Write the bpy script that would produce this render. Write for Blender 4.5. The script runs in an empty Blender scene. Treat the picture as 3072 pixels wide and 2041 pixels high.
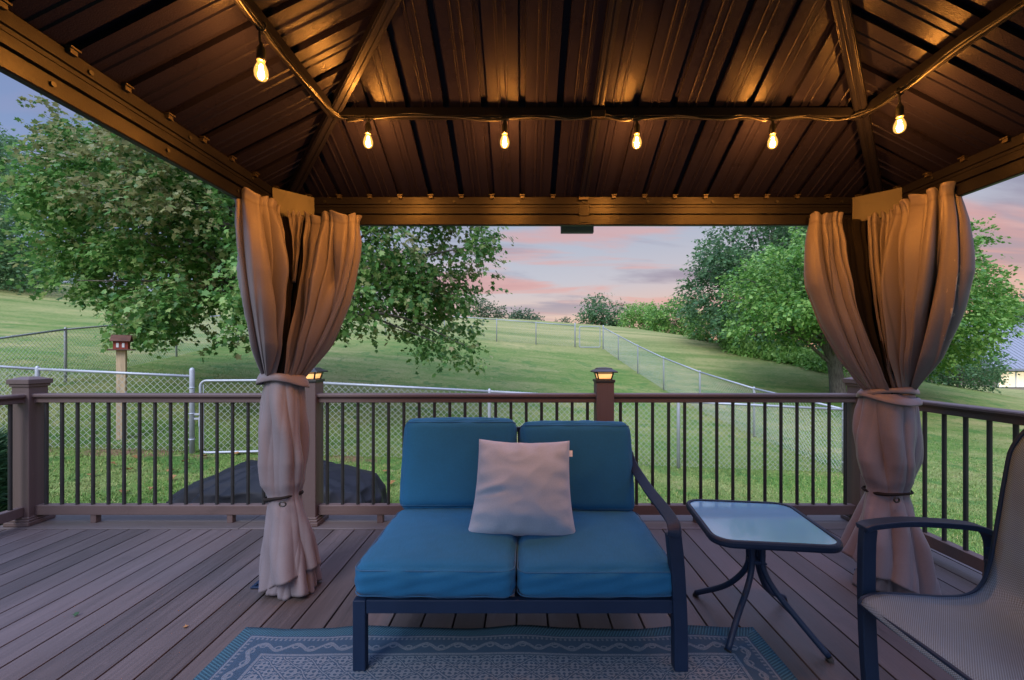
import bpy, bmesh, math, random
import numpy as np
from mathutils import Vector, Matrix
PI = math.pi
random.seed(7)
rng = np.random.default_rng(11)
scene = bpy.context.scene
COL = scene.collection

# ------------------------------------------------------------------ camera
F, VX, VY, CAMZ = 1280.0, 1570.0, 1065.0, 1.234
def P(x, y, d):                       # photo pixel + distance -> world point
    return Vector(((x - VX) * d / F, d, CAMZ - (y - VY) * d / F))
def D(x, y, d):
    k = 3072 / 2360.0
    return P(x * k, y * k, d)
cam_data = bpy.data.cameras.new('camera')
cam = bpy.data.objects.new('camera', cam_data); COL.objects.link(cam)
cam.location = (0, 0, CAMZ); cam.rotation_euler = (PI / 2, 0, 0)
cam_data.sensor_width = 36; cam_data.lens = 15
cam_data.shift_x = -(VX - 1536) / 3072; cam_data.shift_y = (VY - 1020.5) / 3072
cam_data.clip_start = 0.05; cam_data.clip_end = 2000
scene.camera = cam

# ------------------------------------------------------------------ node helpers
class E:
    """tiny expression wrapper over Math nodes"""
    def __init__(s, nt, sock): s.nt, s.s = nt, sock
    def _m(s, op, *a):
        n = s.nt.nodes.new('ShaderNodeMath'); n.operation = op
        for i, v in enumerate((s,) + a):
            if isinstance(v, E): s.nt.links.new(v.s, n.inputs[i])
            else: n.inputs[i].default_value = v
        return E(s.nt, n.outputs[0])
    def __add__(s, o): return s._m('ADD', o)
    __radd__ = __add__
    def __sub__(s, o): return s._m('SUBTRACT', o)
    def __rsub__(s, o): return (s * -1) + o
    def __mul__(s, o): return s._m('MULTIPLY', o)
    __rmul__ = __mul__
    def __truediv__(s, o): return s._m('DIVIDE', o)
    def abs(s): return s._m('ABSOLUTE')
    def sin(s): return s._m('SINE')
    def fract(s): return s._m('FRACT')
    def floor(s): return s._m('FLOOR')
    def sqrt(s): return s._m('SQRT')
    def lt(s, o): return s._m('LESS_THAN', o)
    def gt(s, o): return s._m('GREATER_THAN', o)
    def min(s, o): return s._m('MINIMUM', o)
    def max(s, o): return s._m('MAXIMUM', o)
    def pow(s, o): return s._m('POWER', o)
    def smooth(s, a, b, lo=0.0, hi=1.0):
        n = s.nt.nodes.new('ShaderNodeMapRange'); n.interpolation_type = 'SMOOTHSTEP'
        s.nt.links.new(s.s, n.inputs[0])
        for i, v in zip((1, 2, 3, 4), (a, b, lo, hi)): n.inputs[i].default_value = v
        return E(s.nt, n.outputs[0])

def mixc(nt, f, a, b, mode='MIX'):
    n = nt.nodes.new('ShaderNodeMix'); n.data_type = 'RGBA'; n.blend_type = mode
    for sock, v in ((n.inputs[0], f), (n.inputs[6], a), (n.inputs[7], b)):
        if isinstance(v, E): nt.links.new(v.s, sock)
        elif isinstance(v, bpy.types.NodeSocket): nt.links.new(v, sock)
        elif isinstance(v, (int, float)): sock.default_value = v if sock is n.inputs[0] else (v, v, v, 1)
        else: sock.default_value = (*v, 1)
    return n.outputs[2]
def ramp(nt, fac, stops):
    n = nt.nodes.new('ShaderNodeValToRGB')
    nt.links.new(fac.s if isinstance(fac, E) else fac, n.inputs[0])
    el = n.color_ramp.elements
    while len(el) < len(stops): el.new(0.5)
    for e, (p, c) in zip(el, stops): e.position = p; e.color = (*c, 1)
    return n.outputs[0]
def coords(nt, kind='Object', scale=(1, 1, 1), rot=(0, 0, 0)):
    t = nt.nodes.new('ShaderNodeTexCoord'); m = nt.nodes.new('ShaderNodeMapping')
    m.inputs['Scale'].default_value = scale; m.inputs['Rotation'].default_value = rot
    nt.links.new(t.outputs[kind], m.inputs[0]); return m.outputs[0]
def noise(nt, vec, scale=5, detail=4, rough=0.55, dist=0):
    n = nt.nodes.new('ShaderNodeTexNoise'); n.inputs['Scale'].default_value = scale
    n.inputs['Detail'].default_value = detail; n.inputs['Roughness'].default_value = rough
    n.inputs['Distortion'].default_value = dist
    nt.links.new(vec, n.inputs['Vector']); return E(nt, n.outputs[0])
def island(nt):
    g = nt.nodes.new('ShaderNodeNewGeometry'); return E(nt, g.outputs['Random Per Island'])
def xyz(nt, vec):
    s = nt.nodes.new('ShaderNodeSeparateXYZ'); nt.links.new(vec, s.inputs[0])
    return [E(nt, o) for o in s.outputs]
def bump(nt, h, strength=0.3, dist=0.01):
    b = nt.nodes.new('ShaderNodeBump'); b.inputs['Strength'].default_value = strength
    b.inputs['Distance'].default_value = dist
    nt.links.new(h.s if isinstance(h, E) else h, b.inputs['Height']); return b.outputs[0]
def new_mat(name, base=(0.5, 0.5, 0.5), rough=0.6, metal=0.0, spec=None):
    m = bpy.data.materials.new(name); m.use_nodes = True
    nt = m.node_tree; b = nt.nodes['Principled BSDF']
    b.inputs['Base Color'].default_value = (*base, 1)
    b.inputs['Roughness'].default_value = rough; b.inputs['Metallic'].default_value = metal
    if spec is not None: b.inputs['Specular IOR Level'].default_value = spec
    return m, nt, b
def setc(nt, b, sock): nt.links.new(sock.s if isinstance(sock, E) else sock, b.inputs['Base Color'])
def setr(nt, b, sock): nt.links.new(sock.s if isinstance(sock, E) else sock, b.inputs['Roughness'])
def setn(nt, b, sock): nt.links.new(sock, b.inputs['Normal'])

# ------------------------------------------------------------------ materials
M = {}
def metal_mat(key, base, rough, bscale, bstr, var=0.25, metal=0.0, spec=0.5):
    m, nt, b = new_mat(key, base, rough, metal, spec)
    v = coords(nt); n = noise(nt, v, 6, 5)
    dark = tuple(c * (1 - var) for c in base); lite = tuple(c * (1 + var) for c in base)
    setc(nt, b, mixc(nt, n, dark, lite))
    n2 = noise(nt, v, bscale, 2)
    setn(nt, b, bump(nt, n2, bstr, 0.002)); setr(nt, b, n.smooth(0.2, 0.8, rough - 0.08, rough + 0.1))
    M[key] = m
metal_mat('roof_metal', (0.0088, 0.0078, 0.0165), 0.30, 230, 0.6, 0.15, 0.0, 0.11)
metal_mat('frame_metal', (0.0066, 0.0064, 0.0105), 0.38, 220, 0.25, 0.2, 0.0, 0.18)
metal_mat('plate_metal', (0.028, 0.026, 0.024), 0.5, 300, 0.12, 0.12)
metal_mat('navy_metal', (0.007, 0.018, 0.046), 0.48, 350, 0.12, 0.25, 0.0, 0.24)
metal_mat('baluster_metal', (0.014, 0.015, 0.016), 0.45, 300, 0.1, 0.25)
metal_mat('galvanized', (0.36, 0.38, 0.42), 0.5, 60, 0.08, 0.2, 0.3)
metal_mat('wire', (0.36, 0.38, 0.36), 0.5, 60, 0.0, 0.15, 0.2)
metal_mat('far_wire', (0.30, 0.32, 0.31), 0.5, 60, 0.0, 0.15, 0.2)
metal_mat('bolt', (0.030, 0.024, 0.020), 0.4, 60, 0.0, 0.2, 0.2)
metal_mat('black_plastic', (0.010, 0.010, 0.010), 0.45, 100, 0.05)
metal_mat('grey_sign', (0.16, 0.17, 0.18), 0.6, 100, 0.05)

def composite(key, base, axis, amt=0.25):
    m, nt, b = new_mat(key, base, 0.55)
    sc = [70, 70, 70]; sc[axis] = 2.2
    v = coords(nt, 'Object', tuple(sc))
    g = noise(nt, v, 1, 5, 0.65, 0.3)
    sc2 = [5, 5, 5]; sc2[axis] = 0.6
    g2 = noise(nt, coords(nt, 'Object', tuple(sc2)), 1, 3)
    r = island(nt)
    f = g * 0.45 + g2 * 0.3 + r * 0.25
    d = tuple(c * (1 - amt) for c in base); l = tuple(c * (1 + amt) for c in base)
    c1 = ramp(nt, f, [(0.3, d), (0.7, l)])
    warm = noise(nt, coords(nt), 0.55, 3)
    c2 = mixc(nt, warm.smooth(0.5, 0.72, 0, 0.5), c1, (base[0] * 1.45, base[1] * 1.1, base[2] * 0.8))
    st = noise(nt, coords(nt), 2.3, 6, 0.7, 0.8)
    c2 = mixc(nt, st.smooth(0.56, 0.70, 0, 0.45), c2, tuple(q * 0.55 for q in base))
    c2 = mixc(nt, noise(nt, coords(nt), 16, 5, 0.75).smooth(0.60, 0.72, 0, 0.4), c2, tuple(q * 1.7 for q in base))
    setc(nt, b, c2)
    setn(nt, b, bump(nt, g, 0.35, 0.004)); setr(nt, b, g.smooth(0.2, 0.8, 0.45, 0.68))
    M[key] = m
composite('deck_board', (0.056, 0.043, 0.044), 1, 0.62)
composite('deck_border', (0.070, 0.057, 0.058), 0, 0.3)
composite('rail_brown', (0.085, 0.056, 0.053), 0, 0.10)
composite('post_brown', (0.085, 0.056, 0.053), 2, 0.08)

def fabric(key, base, weave=900, bstr=0.15, var=0.12, rough=0.85, sheen=0.2, trans=0.0, wrinkle=0.0):
    m, nt, b = new_mat(key, base, rough, 0, 0.25)
    v = coords(nt); n = noise(nt, v, 7, 4)
    th = noise(nt, coords(nt, 'Object', (weave * 0.3, weave * 0.06, weave * 0.3)), 1, 2)
    d = tuple(c * (1 - var) for c in base); l = tuple(c * (1 + var) for c in base)
    c = mixc(nt, n, d, l)
    c = mixc(nt, th.smooth(0.3, 0.7, 0, 0.35), c, tuple(x * 0.75 for x in base))
    if key == 'curtain_tan':
        sa = nt.nodes.new('ShaderNodeAttribute'); sa.attribute_name = 'seam'
        c = mixc(nt, E(nt, sa.outputs['Fac']) * 0.55, c, tuple(q * .35 for q in base))
    setc(nt, b, c)
    wv = noise(nt, v, weave, 1) + n * 0.5
    if wrinkle: wv = wv + (noise(nt, coords(nt, 'Object', (1, 1, 0.4)), 26, 3, 0.6, 0.6) * wrinkle + noise(nt, coords(nt, 'Object', (1, 1, 0.7)), 9, 2, 0.5, 1.0) * wrinkle * 2) * 4
    setn(nt, b, bump(nt, wv, bstr, 0.003))
    b.inputs['Sheen Weight'].default_value = sheen
    if trans:
        t = nt.nodes.new('ShaderNodeBsdfTranslucent'); nt.links.new(c, t.inputs[0])
        mx = nt.nodes.new('ShaderNodeMixShader'); mx.inputs[0].default_value = trans
        nt.links.new(b.outputs[0], mx.inputs[1]); nt.links.new(t.outputs[0], mx.inputs[2])
        nt.links.new(mx.outputs[0], nt.nodes['Material Output'].inputs[0])
    M[key] = m
fabric('cushion_blue', (0.009, 0.104, 0.230), 520, 0.4, 0.16, 0.85, 0.04)
fabric('cushion_seam', (0.007, 0.080, 0.185), 700, 0.1, 0.1)
fabric('pillow_taupe', (0.285, 0.355, 0.445), 800, 0.2, 0.06)
fabric('curtain_tan', (0.172, 0.152, 0.174), 900, 0.12, 0.08, 0.42, 0.06, 0.10, 0.35)
fabric('netting_dark', (0.010, 0.008, 0.008), 500, 0.3, 0.3, 0.9, 0.0, 0.05)
fabric('tag_white', (0.7, 0.7, 0.72), 400, 0.05, 0.05)
fabric('tarp_black', (0.008, 0.009, 0.013), 300, 0.25, 0.3, 0.6, 0.0)

def faded_curtain():
    # taupe cloth with pale peeling patches down one hem
    m = M['curtain_tan'].copy(); m.name = 'curtain_faded'
    nt = m.node_tree; b = nt.nodes['Principled BSDF']
    old = b.inputs['Base Color'].links[0].from_socket
    at = nt.nodes.new('ShaderNodeAttribute'); at.attribute_name = 'edge'
    e = E(nt, at.outputs['Fac'])
    n = noise(nt, coords(nt, 'Object', (1, 1, 0.35)), 38, 3)
    f = (n + e * 0.55).smooth(1.05, 1.12)
    setc(nt, b, mixc(nt, f, old, (0.40, 0.36, 0.33)))
    M['curtain_faded'] = m
faded_curtain()

def sling():
    m, nt, b = new_mat('sling_mesh', (0.16, 0.15, 0.165), 0.6)
    v = coords(nt, 'UV')
    x, y, z = xyz(nt, v)
    w = ((x * 2 * PI * 150).sin() * (y * 2 * PI * 150).sin()).smooth(-0.6, 0.6)
    big = noise(nt, v, 5, 3)
    c = ramp(nt, w * 0.6 + big * 0.4, [(0.2, (0.050, 0.078, 0.116)), (0.8, (0.160, 0.245, 0.350))])
    setc(nt, b, c); setn(nt, b, bump(nt, w, 0.4, 0.002))
    t = nt.nodes.new('ShaderNodeBsdfTransparent')
    mx = nt.nodes.new('ShaderNodeMixShader'); mx.inputs[0].default_value = 0.13
    nt.links.new(b.outputs[0], mx.inputs[1]); nt.links.new(t.outputs[0], mx.inputs[2])
    nt.links.new(mx.outputs[0], nt.nodes['Material Output'].inputs[0])
    M['sling_mesh'] = m
sling()

def table_glass():
    m, nt, b = new_mat('table_glass', (0.13, 0.36, 0.62), 0.09, 0, 0.5)
    n = noise(nt, coords(nt), 55, 2)
    setn(nt, b, bump(nt, n, 0.03, 0.004))
    b.inputs['IOR'].default_value = 1.6; b.inputs['Coat Weight'].default_value = 1.0; b.inputs['Coat IOR'].default_value = 1.8; b.inputs['Coat Roughness'].default_value = 0.05
    M['table_glass'] = m
table_glass()

RW, RD = 1.135, 0.80
def rug():
    m, nt, b = new_mat('rug_weave', (0.1, 0.15, 0.2), 0.95, 0, 0.1)
    v = coords(nt); x, y, z = xyz(nt, v)
    ex = RW - x.abs(); ey = RD - y.abs(); e = ex.min(ey)
    side = ex.lt(ey)
    a = x + (y - x) * side
    wob = noise(nt, v, 14, 2)
    k = 2 * PI / 0.136
    bb = (e - 0.125) / 0.034
    wave = (bb - (a * k).sin() * 0.5 + (wob - 0.5) * 0.5).abs().lt(0.26)
    cx = ((a / 0.068).fract() - 0.5) * 0.068
    sgn = (((a / 0.136).fract()).gt(0.5) - 0.5) * 2
    cy = e - 0.125 + sgn * 0.008
    rr = (cx * cx + cy * cy).sqrt()
    ring = (rr - 0.013).abs().lt(0.0035)
    dots = ((a * 2 * PI / 0.02).sin()).gt(0.1) * (e - 0.079).abs().lt(0.007)
    inband = e.gt(0.088) * e.lt(0.162)
    lines = (e - 0.172).abs().lt(0.006) + (e - 0.066).abs().lt(0.004)
    scroll = (wave.max(ring)) * inband
    # field lattice with a blot in every cell
    wx = x + (wob - 0.5) * 0.025; wy = y + (noise(nt, v, 17, 2) - 0.5) * 0.025
    p = (wx + wy * 1.25) / 0.088; q = (wx - wy * 1.25) / 0.088
    pf = (p.fract() - 0.5).abs(); qf = (q.fract() - 0.5).abs()
    grid = pf.max(qf)
    yarn0 = noise(nt, v, 120, 3)
    petals = ((p * 4 * PI).sin() * (q * 4 * PI).sin())
    field = (grid.lt(0.40) * (petals + (yarn0 - 0.5) * 1.6).gt(-0.25)).max(grid.gt(0.46))
    infield = e.gt(0.182)
    light = (scroll * 0.75 + dots * 0.7 + lines * 0.8 + field * infield).min(1.0)
    yarn = noise(nt, v, 330, 2)
    light = (light * 0.8 + (yarn - 0.5) * 1.5).smooth(0.15, 0.85)
    c = mixc(nt, light, (0.032, 0.060, 0.100), (0.125, 0.148, 0.185))
    braid = ((a * 2 * PI / 0.013 + e * 260).sin()).smooth(-0.5, 0.7)
    bc = mixc(nt, braid, (0.020, 0.050, 0.078), (0.038, 0.098, 0.140))
    c = mixc(nt, e.lt(0.055), c, bc)
    setc(nt, b, c)
    setn(nt, b, bump(nt, yarn + braid * e.lt(0.055) * 0.6, 0.5, 0.004))
    M['rug_weave'] = m
rug()

def lawn():
    m, nt, b = new_mat('lawn_grass', (0.1, 0.15, 0.05), 0.9, 0, 0.1)
    v = coords(nt)
    n1 = noise(nt, v, 0.22, 4); n2 = noise(nt, coords(nt, 'Object', (0.35, 1.3, 1), (0, 0, 0.35)), 1.0, 5)
    n3 = noise(nt, v, 9, 4); n4 = noise(nt, v, 70, 2)
    f = n1 * 0.35 + n2 * 0.35 + n3 * 0.18 + n4 * 0.12
    c = ramp(nt, f, [(0.36, (0.052, 0.125, 0.024)), (0.45, (0.105, 0.180, 0.040)), (0.53, (0.180, 0.215, 0.068)), (0.66, (0.34, 0.30, 0.130))])
    clover = noise(nt, v, 1.7, 4, 0.6, 0.5); c = mixc(nt, clover.smooth(0.56, 0.62, 0, 0.65), c, (0.060, 0.150, 0.035))
    c = mixc(nt, noise(nt, v, 3.3, 5, 0.7).smooth(0.60, 0.70, 0, 0.6), c, (0.33, 0.28, 0.13))
    x, y, z = xyz(nt, v)
    # mown field beyond the fences: drier, with mower stripes
    far = (y + (n1 - 0.5) * 6).smooth(16, 30)
    stripe = (noise(nt, coords(nt, 'Object', (0.05, 0.9, 1), (0, 0, -0.25)), 1, 3))
    dry = ramp(nt, stripe * 0.7 + n3 * 0.3, [(0.38, (0.12, 0.175, 0.050)), (0.58, (0.36, 0.325, 0.140))])
    c = mixc(nt, far * 0.75, c, dry)
    # bare earth along the near fence line
    ln = (y - (7.17 + x * 0.118) + (noise(nt, v, 3, 3) - 0.5) * 0.5)
    bare = ln.abs().smooth(0.02, 0.26, 1, 0) * noise(nt, v, 1.1, 2).smooth(0.40, 0.56) * x.smooth(-2.5, 0.5, 1, 0.15)
    c = mixc(nt, bare, c, (0.19, 0.115, 0.07))
    setc(nt, b, c); setn(nt, b, bump(nt, n4 + n3 * 0.6, 0.6, 0.05))
    M['lawn_grass'] = m
lawn()

def blade():
    m, nt, b = new_mat('grass_blade', (0.1, 0.17, 0.04), 0.7, 0, 0.15)
    c = ramp(nt, island(nt), [(0.0, (0.055, 0.155, 0.022)), (0.5, (0.115, 0.24, 0.044)), (0.85, (0.22, 0.30, 0.08)), (1.0, (0.40, 0.34, 0.14))])
    n = noise(nt, coords(nt), 0.45, 3)
    c = mixc(nt, n.smooth(0.42, 0.66, 0, 0.6), c, (0.29, 0.30, 0.12))
    clover = noise(nt, coords(nt), 1.7, 4, 0.6, 0.5); c = mixc(nt, clover.smooth(0.56, 0.62, 0, 0.5), c, (0.065, 0.17, 0.04))
    setc(nt, b, c); M['grass_blade'] = m
blade()

def leaf_mat(key, stops, tint=None, trans=0.42, tscale=0.5):
    m, nt, b = new_mat(key, stops[0][1], 0.5, 0, 0.35)
    r = island(nt)
    n = noise(nt, coords(nt), 1.1, 3)
    c = ramp(nt, r * 0.6 + n * 0.4, stops)
    if tint:
        n2 = noise(nt, coords(nt), tscale, 2)
        n2 = n2 + (xyz(nt, coords(nt))[2] - 3.5) * 0.022
        c = mixc(nt, (n2 + (r - 0.5) * 0.25).smooth(0.52, 0.66, 0, 0.65), c, tint)
    setc(nt, b, c)
    t = nt.nodes.new('ShaderNodeBsdfTranslucent'); nt.links.new(c, t.inputs[0])
    mx = nt.nodes.new('ShaderNodeMixShader'); mx.inputs[0].default_value = trans
    nt.links.new(b.outputs[0], mx.inputs[1]); nt.links.new(t.outputs[0], mx.inputs[2])
    nt.links.new(mx.outputs[0], nt.nodes['Material Output'].inputs[0])
    M[key] = m
leaf_mat('maple_leaf', [(0.2, (0.045, 0.14, 0.032)), (0.45, (0.11, 0.26, 0.058)), (0.65, (0.21, 0.38, 0.095)), (0.85, (0.38, 0.46, 0.17))], (0.27, 0.195, 0.105))
leaf_mat('bright_leaf', [(0.2, (0.055, 0.165, 0.028)), (0.5, (0.13, 0.30, 0.05)), (0.8, (0.29, 0.46, 0.11))])
leaf_mat('dark_leaf', [(0.2, (0.045, 0.12, 0.05)), (0.5, (0.085, 0.19, 0.07)), (0.8, (0.15, 0.26, 0.11))])
leaf_mat('far_leaf', [(0.2, (0.045, 0.095, 0.05)), (0.5, (0.075, 0.14, 0.065)), (0.8, (0.125, 0.19, 0.09))])
leaf_mat('needle', [(0.2, (0.016, 0.055, 0.022)), (0.5, (0.03, 0.085, 0.032)), (0.8, (0.06, 0.13, 0.05))])
leaf_mat('weed', [(0.2, (0.11, 0.26, 0.05)), (0.5, (0.20, 0.38, 0.08)), (0.8, (0.30, 0.48, 0.13))])
leaf_mat('dry_leaf', [(0.2, (0.16, 0.07, 0.025)), (0.5, (0.26, 0.13, 0.045)), (0.8, (0.36, 0.21, 0.08))], None, 0.15)

def bark():
    m, nt, b = new_mat('bark', (0.12, 0.1, 0.08), 0.9)
    n = noise(nt, coords(nt, 'Object', (22, 22, 4)), 1, 5, 0.7)
    setc(nt, b, ramp(nt, n, [(0.3, (0.05, 0.04, 0.033)), (0.7, (0.20, 0.17, 0.145))]))
    setn(nt, b, bump(nt, n, 0.8, 0.03)); M['bark'] = m
bark()
def wood(key, base, amt=0.2, axis=2):
    m, nt, b = new_mat(key, base, 0.8)
    sc = [40, 40, 40]; sc[axis] = 3
    n = noise(nt, coords(nt, 'Object', tuple(sc)), 1, 4, 0.6, 0.5)
    setc(nt, b, ramp(nt, n, [(0.3, tuple(c * (1 - amt) for c in base)), (0.7, tuple(c * (1 + amt) for c in base))]))
    setn(nt, b, bump(nt, n, 0.4, 0.005)); M[key] = m
wood('pale_post', (0.46, 0.34, 0.20), 0.25)
wood('red_wood', (0.23, 0.036, 0.020), 0.3)
wood('shingle', (0.11, 0.045, 0.03), 0.4, 0)
wood('house_wall', (0.25, 0.21, 0.16), 0.08, 0)
metal_mat('steel_roof', (0.19, 0.205, 0.235), 0.45, 30, 0.05, 0.15)
metal_mat('white_trim', (0.6, 0.6, 0.58), 0.5, 30, 0.05, 0.1)

def emissive(key, col, strength):
    m, nt, b = new_mat(key, col, 0.4)
    b.inputs['Emission Color'].default_value = (*col, 1); b.inputs['Emission Strength'].default_value = strength
    M[key] = m; return m, nt, b
emissive('filament', (1.0, 0.62, 0.22), 45)
m_, nt_, b_ = emissive('lamp_lens', (0.95, 0.50, 0.18), 1.1)
nz = noise(nt_, coords(nt_, 'Object', (6, 6, 22)), 1, 2)
nt_.links.new(nz.smooth(0.25, 0.75, 0.7, 1.5).s, b_.inputs['Emission Strength'])
m_, nt_, b_ = emissive('lit_window', (1.0, 0.82, 0.55), 0.6)
nz = noise(nt_, coords(nt_, 'Object', (0.5, 0.5, 0.8)), 1, 2)
nt_.links.new(nz.smooth(0.3, 0.7, 0.25, 0.75).s, b_.inputs['Emission Strength'])
def bulb_glass():
    m = bpy.data.materials.new('bulb_glass'); m.use_nodes = True; nt = m.node_tree
    nt.nodes.remove(nt.nodes['Principled BSDF'])
    t = nt.nodes.new('ShaderNodeBsdfTransparent'); t.inputs[0].default_value = (0.95, 0.80, 0.50, 1)
    em = nt.nodes.new('ShaderNodeEmission'); em.inputs[0].default_value = (1.0, 0.56, 0.15, 1)
    lw = nt.nodes.new('ShaderNodeLayerWeight'); lw.inputs[0].default_value = 0.35
    f = E(nt, lw.outputs['Facing'])
    nt.links.new(f.smooth(0.0, 1.0, 0.70, 0.38).s, em.inputs[1])
    gl = nt.nodes.new('ShaderNodeBsdfGlossy'); gl.inputs['Roughness'].default_value = 0.05
    gl.inputs[0].default_value = (0.12, 0.12, 0.12, 1)
    a = nt.nodes.new('ShaderNodeAddShader'); a2 = nt.nodes.new('ShaderNodeAddShader')
    nt.links.new(t.outputs[0], a.inputs[0]); nt.links.new(em.outputs[0], a.inputs[1])
    nt.links.new(a.outputs[0], a2.inputs[0]); nt.links.new(gl.outputs[0], a2.inputs[1])
    nt.links.new(a2.outputs[0], nt.nodes['Material Output'].inputs[0]); M['bulb_glass'] = m
bulb_glass()

# ------------------------------------------------------------------ mesh helpers
def thing(name, label, cat, loc=(0, 0, 0), rotz=0.0, group=None):
    o = bpy.data.objects.new(name, None); COL.objects.link(o)
    o.empty_display_size = 0.1
    o.location = loc; o.rotation_euler = (0, 0, rotz)
    o['label'] = label; o['category'] = cat
    if group: o['group'] = group
    return o
def tag(o, label, cat, group=None):
    o['label'] = label; o['category'] = cat
    if group: o['group'] = group
    return o
def copy_tree(o, parent=None):
    c = o.copy(); COL.objects.link(c)
    if parent: c.parent = parent
    for ch in list(o.children): copy_tree(ch, c)
    return c
def link_mesh(name, me, mat, parent=None, smooth=False, bevel=0, seg=2, solid=0, subsurf=0, loc=None):
    if isinstance(mat, str): mat = M[mat]
    me.materials.append(mat)
    if smooth:
        me.polygons.foreach_set('use_smooth', np.ones(len(me.polygons), dtype=bool))
    o = bpy.data.objects.new(name, me); COL.objects.link(o)
    if parent: o.parent = parent
    if loc is not None: o.location = loc
    if solid:
        md = o.modifiers.new('solidify', 'SOLIDIFY'); md.thickness = solid; md.offset = 0
    if bevel:
        md = o.modifiers.new('bevel', 'BEVEL'); md.width = bevel; md.segments = seg; md.limit_method = 'ANGLE'; md.angle_limit = 0.6
    if subsurf:
        md = o.modifiers.new('sub', 'SUBSURF'); md.levels = subsurf; md.render_levels = subsurf
    return o
class MB:
    def __init__(s): s.v, s.f = [], []
    def add(s, vs, fs):
        k = len(s.v); s.v.extend([tuple(v) for v in vs]); s.f.extend([tuple(i + k for i in f) for f in fs])
    def box(s, c, size, rot=None):
        hx, hy, hz = [q / 2 for q in size]
        vs = [Vector((x, y, z)) for x in (-hx, hx) for y in (-hy, hy) for z in (-hz, hz)]
        if rot is not None: vs = [rot @ v for v in vs]
        s.add([v + Vector(c) for v in vs], [(0, 1, 3, 2), (4, 6, 7, 5), (0, 4, 5, 1), (2, 3, 7, 6), (0, 2, 6, 4), (1, 5, 7, 3)])
        return s
    def bar(s, a, b, w, h, up=(0, 0, 1)):
        """rectangular bar from a to b, w sideways, h along up"""
        a, b = Vector(a), Vector(b); d = (b - a); L = d.length; d.normalize()
        sx = d.cross(Vector(up)).normalized(); sz = sx.cross(d).normalized()
        vs = []
        for p in (a, b):
            for i, j in ((-1, -1), (1, -1), (1, 1), (-1, 1)): vs.append(p + sx * (w / 2 * i) + sz * (h / 2 * j))
        s.add(vs, [(3, 2, 1, 0), (4, 5, 6, 7), (0, 1, 5, 4), (1, 2, 6, 5), (2, 3, 7, 6), (3, 0, 4, 7)])
        return s
    def tube(s, pts, r, n=10, closed=False, sect=None, cap=True, upv=(0, 0, 1)):
        """sweep a round (or given 2D) section along points; r number or list"""
        pts = [Vector(p) for p in pts]; m = len(pts)
        sec = sect or [(math.cos(2 * PI * i / n), math.sin(2 * PI * i / n)) for i in range(n)]
        n = len(sec); k = len(s.v); prev = None
        for i, p in enumerate(pts):
            if closed: t = (pts[(i + 1) % m] - pts[i - 1]).normalized()
            else: t = (pts[min(i + 1, m - 1)] - pts[max(i - 1, 0)]).normalized()
            if prev is None:
                u = Vector(upv); u = u - t * u.dot(t)
                if u.length < 1e-3: u = Vector((1, 0, 0)) - t * t.x
                if u.length < 1e-3: u = Vector((0, 1, 0)) - t * t.y
            else: u = prev - t * prev.dot(t)
            u.normalize(); prev = u; w = t.cross(u)
            ri = r[i] if isinstance(r, (list, tuple)) else r
            for (cx, cy) in sec: s.v.append(tuple(p + w * (cx * ri) + u * (cy * ri)))
        for i in range(m if closed else m - 1):
            j = (i + 1) % m
            for q in range(n):
                q2 = (q + 1) % n
                s.f.append((k + i * n + q, k + i * n + q2, k + j * n + q2, k + j * n + q))
        if cap and not closed:
            s.f.append(tuple(k + q for q in range(n))[::-1]); s.f.append(tuple(k + (m - 1) * n + q for q in range(n)))
        return s
    def lathe(s, prof, c=(0, 0, 0), n=20):
        k = len(s.v); m = len(prof)
        for (r, z) in prof:
            for i in range(n):
                a = 2 * PI * i / n; s.v.append((c[0] + r * math.cos(a), c[1] + r * math.sin(a), c[2] + z))
        for i in range(m - 1):
            for q in range(n):
                q2 = (q + 1) % n
                s.f.append((k + i * n + q, k + i * n + q2, k + (i + 1) * n + q2, k + (i + 1) * n + q))
        s.f.append(tuple(k + q for q in range(n))[::-1]); s.f.append(tuple(k + (m - 1) * n + q for q in range(n)))
        return s
    def cyl(s, a, b, r, n=12): return s.tube([a, b], r, n)
    def build(s, name, mat, parent=None, **kw):
        me = bpy.data.meshes.new(name); me.from_pydata(s.v, [], s.f); me.update()
        return link_mesh(name, me, mat, parent, **kw)
def fast_mesh(name, verts, loops_per_face, nfaces, idx):
    me = bpy.data.meshes.new(name)
    me.vertices.add(len(verts)); me.vertices.foreach_set('co', np.asarray(verts, dtype=np.float32).ravel())
    me.loops.add(len(idx)); me.loops.foreach_set('vertex_index', np.asarray(idx, dtype=np.int32))
    me.polygons.add(nfaces)
    me.polygons.foreach_set('loop_start', np.arange(nfaces, dtype=np.int32) * loops_per_face)
    me.update(calc_edges=True); return me
def grid_mesh(name, pts, closed_u=False):
    """pts array (nv, nu, 3)"""
    nv, nu = pts.shape[:2]; f = []
    for j in range(nv - 1):
        for i in range(nu if closed_u else nu - 1):
            i2 = (i + 1) % nu
            f.append((j * nu + i, j * nu + i2, (j + 1) * nu + i2, (j + 1) * nu + i))
    me = bpy.data.meshes.new(name); me.from_pydata([tuple(p) for p in pts.reshape(-1, 3)], [], f); me.update()
    return me
def smooth_path(pts, n=8):
    """Catmull-Rom"""
    pts = [Vector(p) for p in pts]; q = [pts[0] * 2 - pts[1]] + pts + [pts[-1] * 2 - pts[-2]]; out = []
    for i in range(1, len(q) - 2):
        for k in range(n):
            t = k / n; a, b, c, d = q[i - 1], q[i], q[i + 1], q[i + 2]
            out.append(0.5 * ((2 * b) + (c - a) * t + (2 * a - 5 * b + 4 * c - d) * t * t + (3 * b - a - 3 * c + d) * t ** 3))
    out.append(pts[-1]); return out

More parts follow.
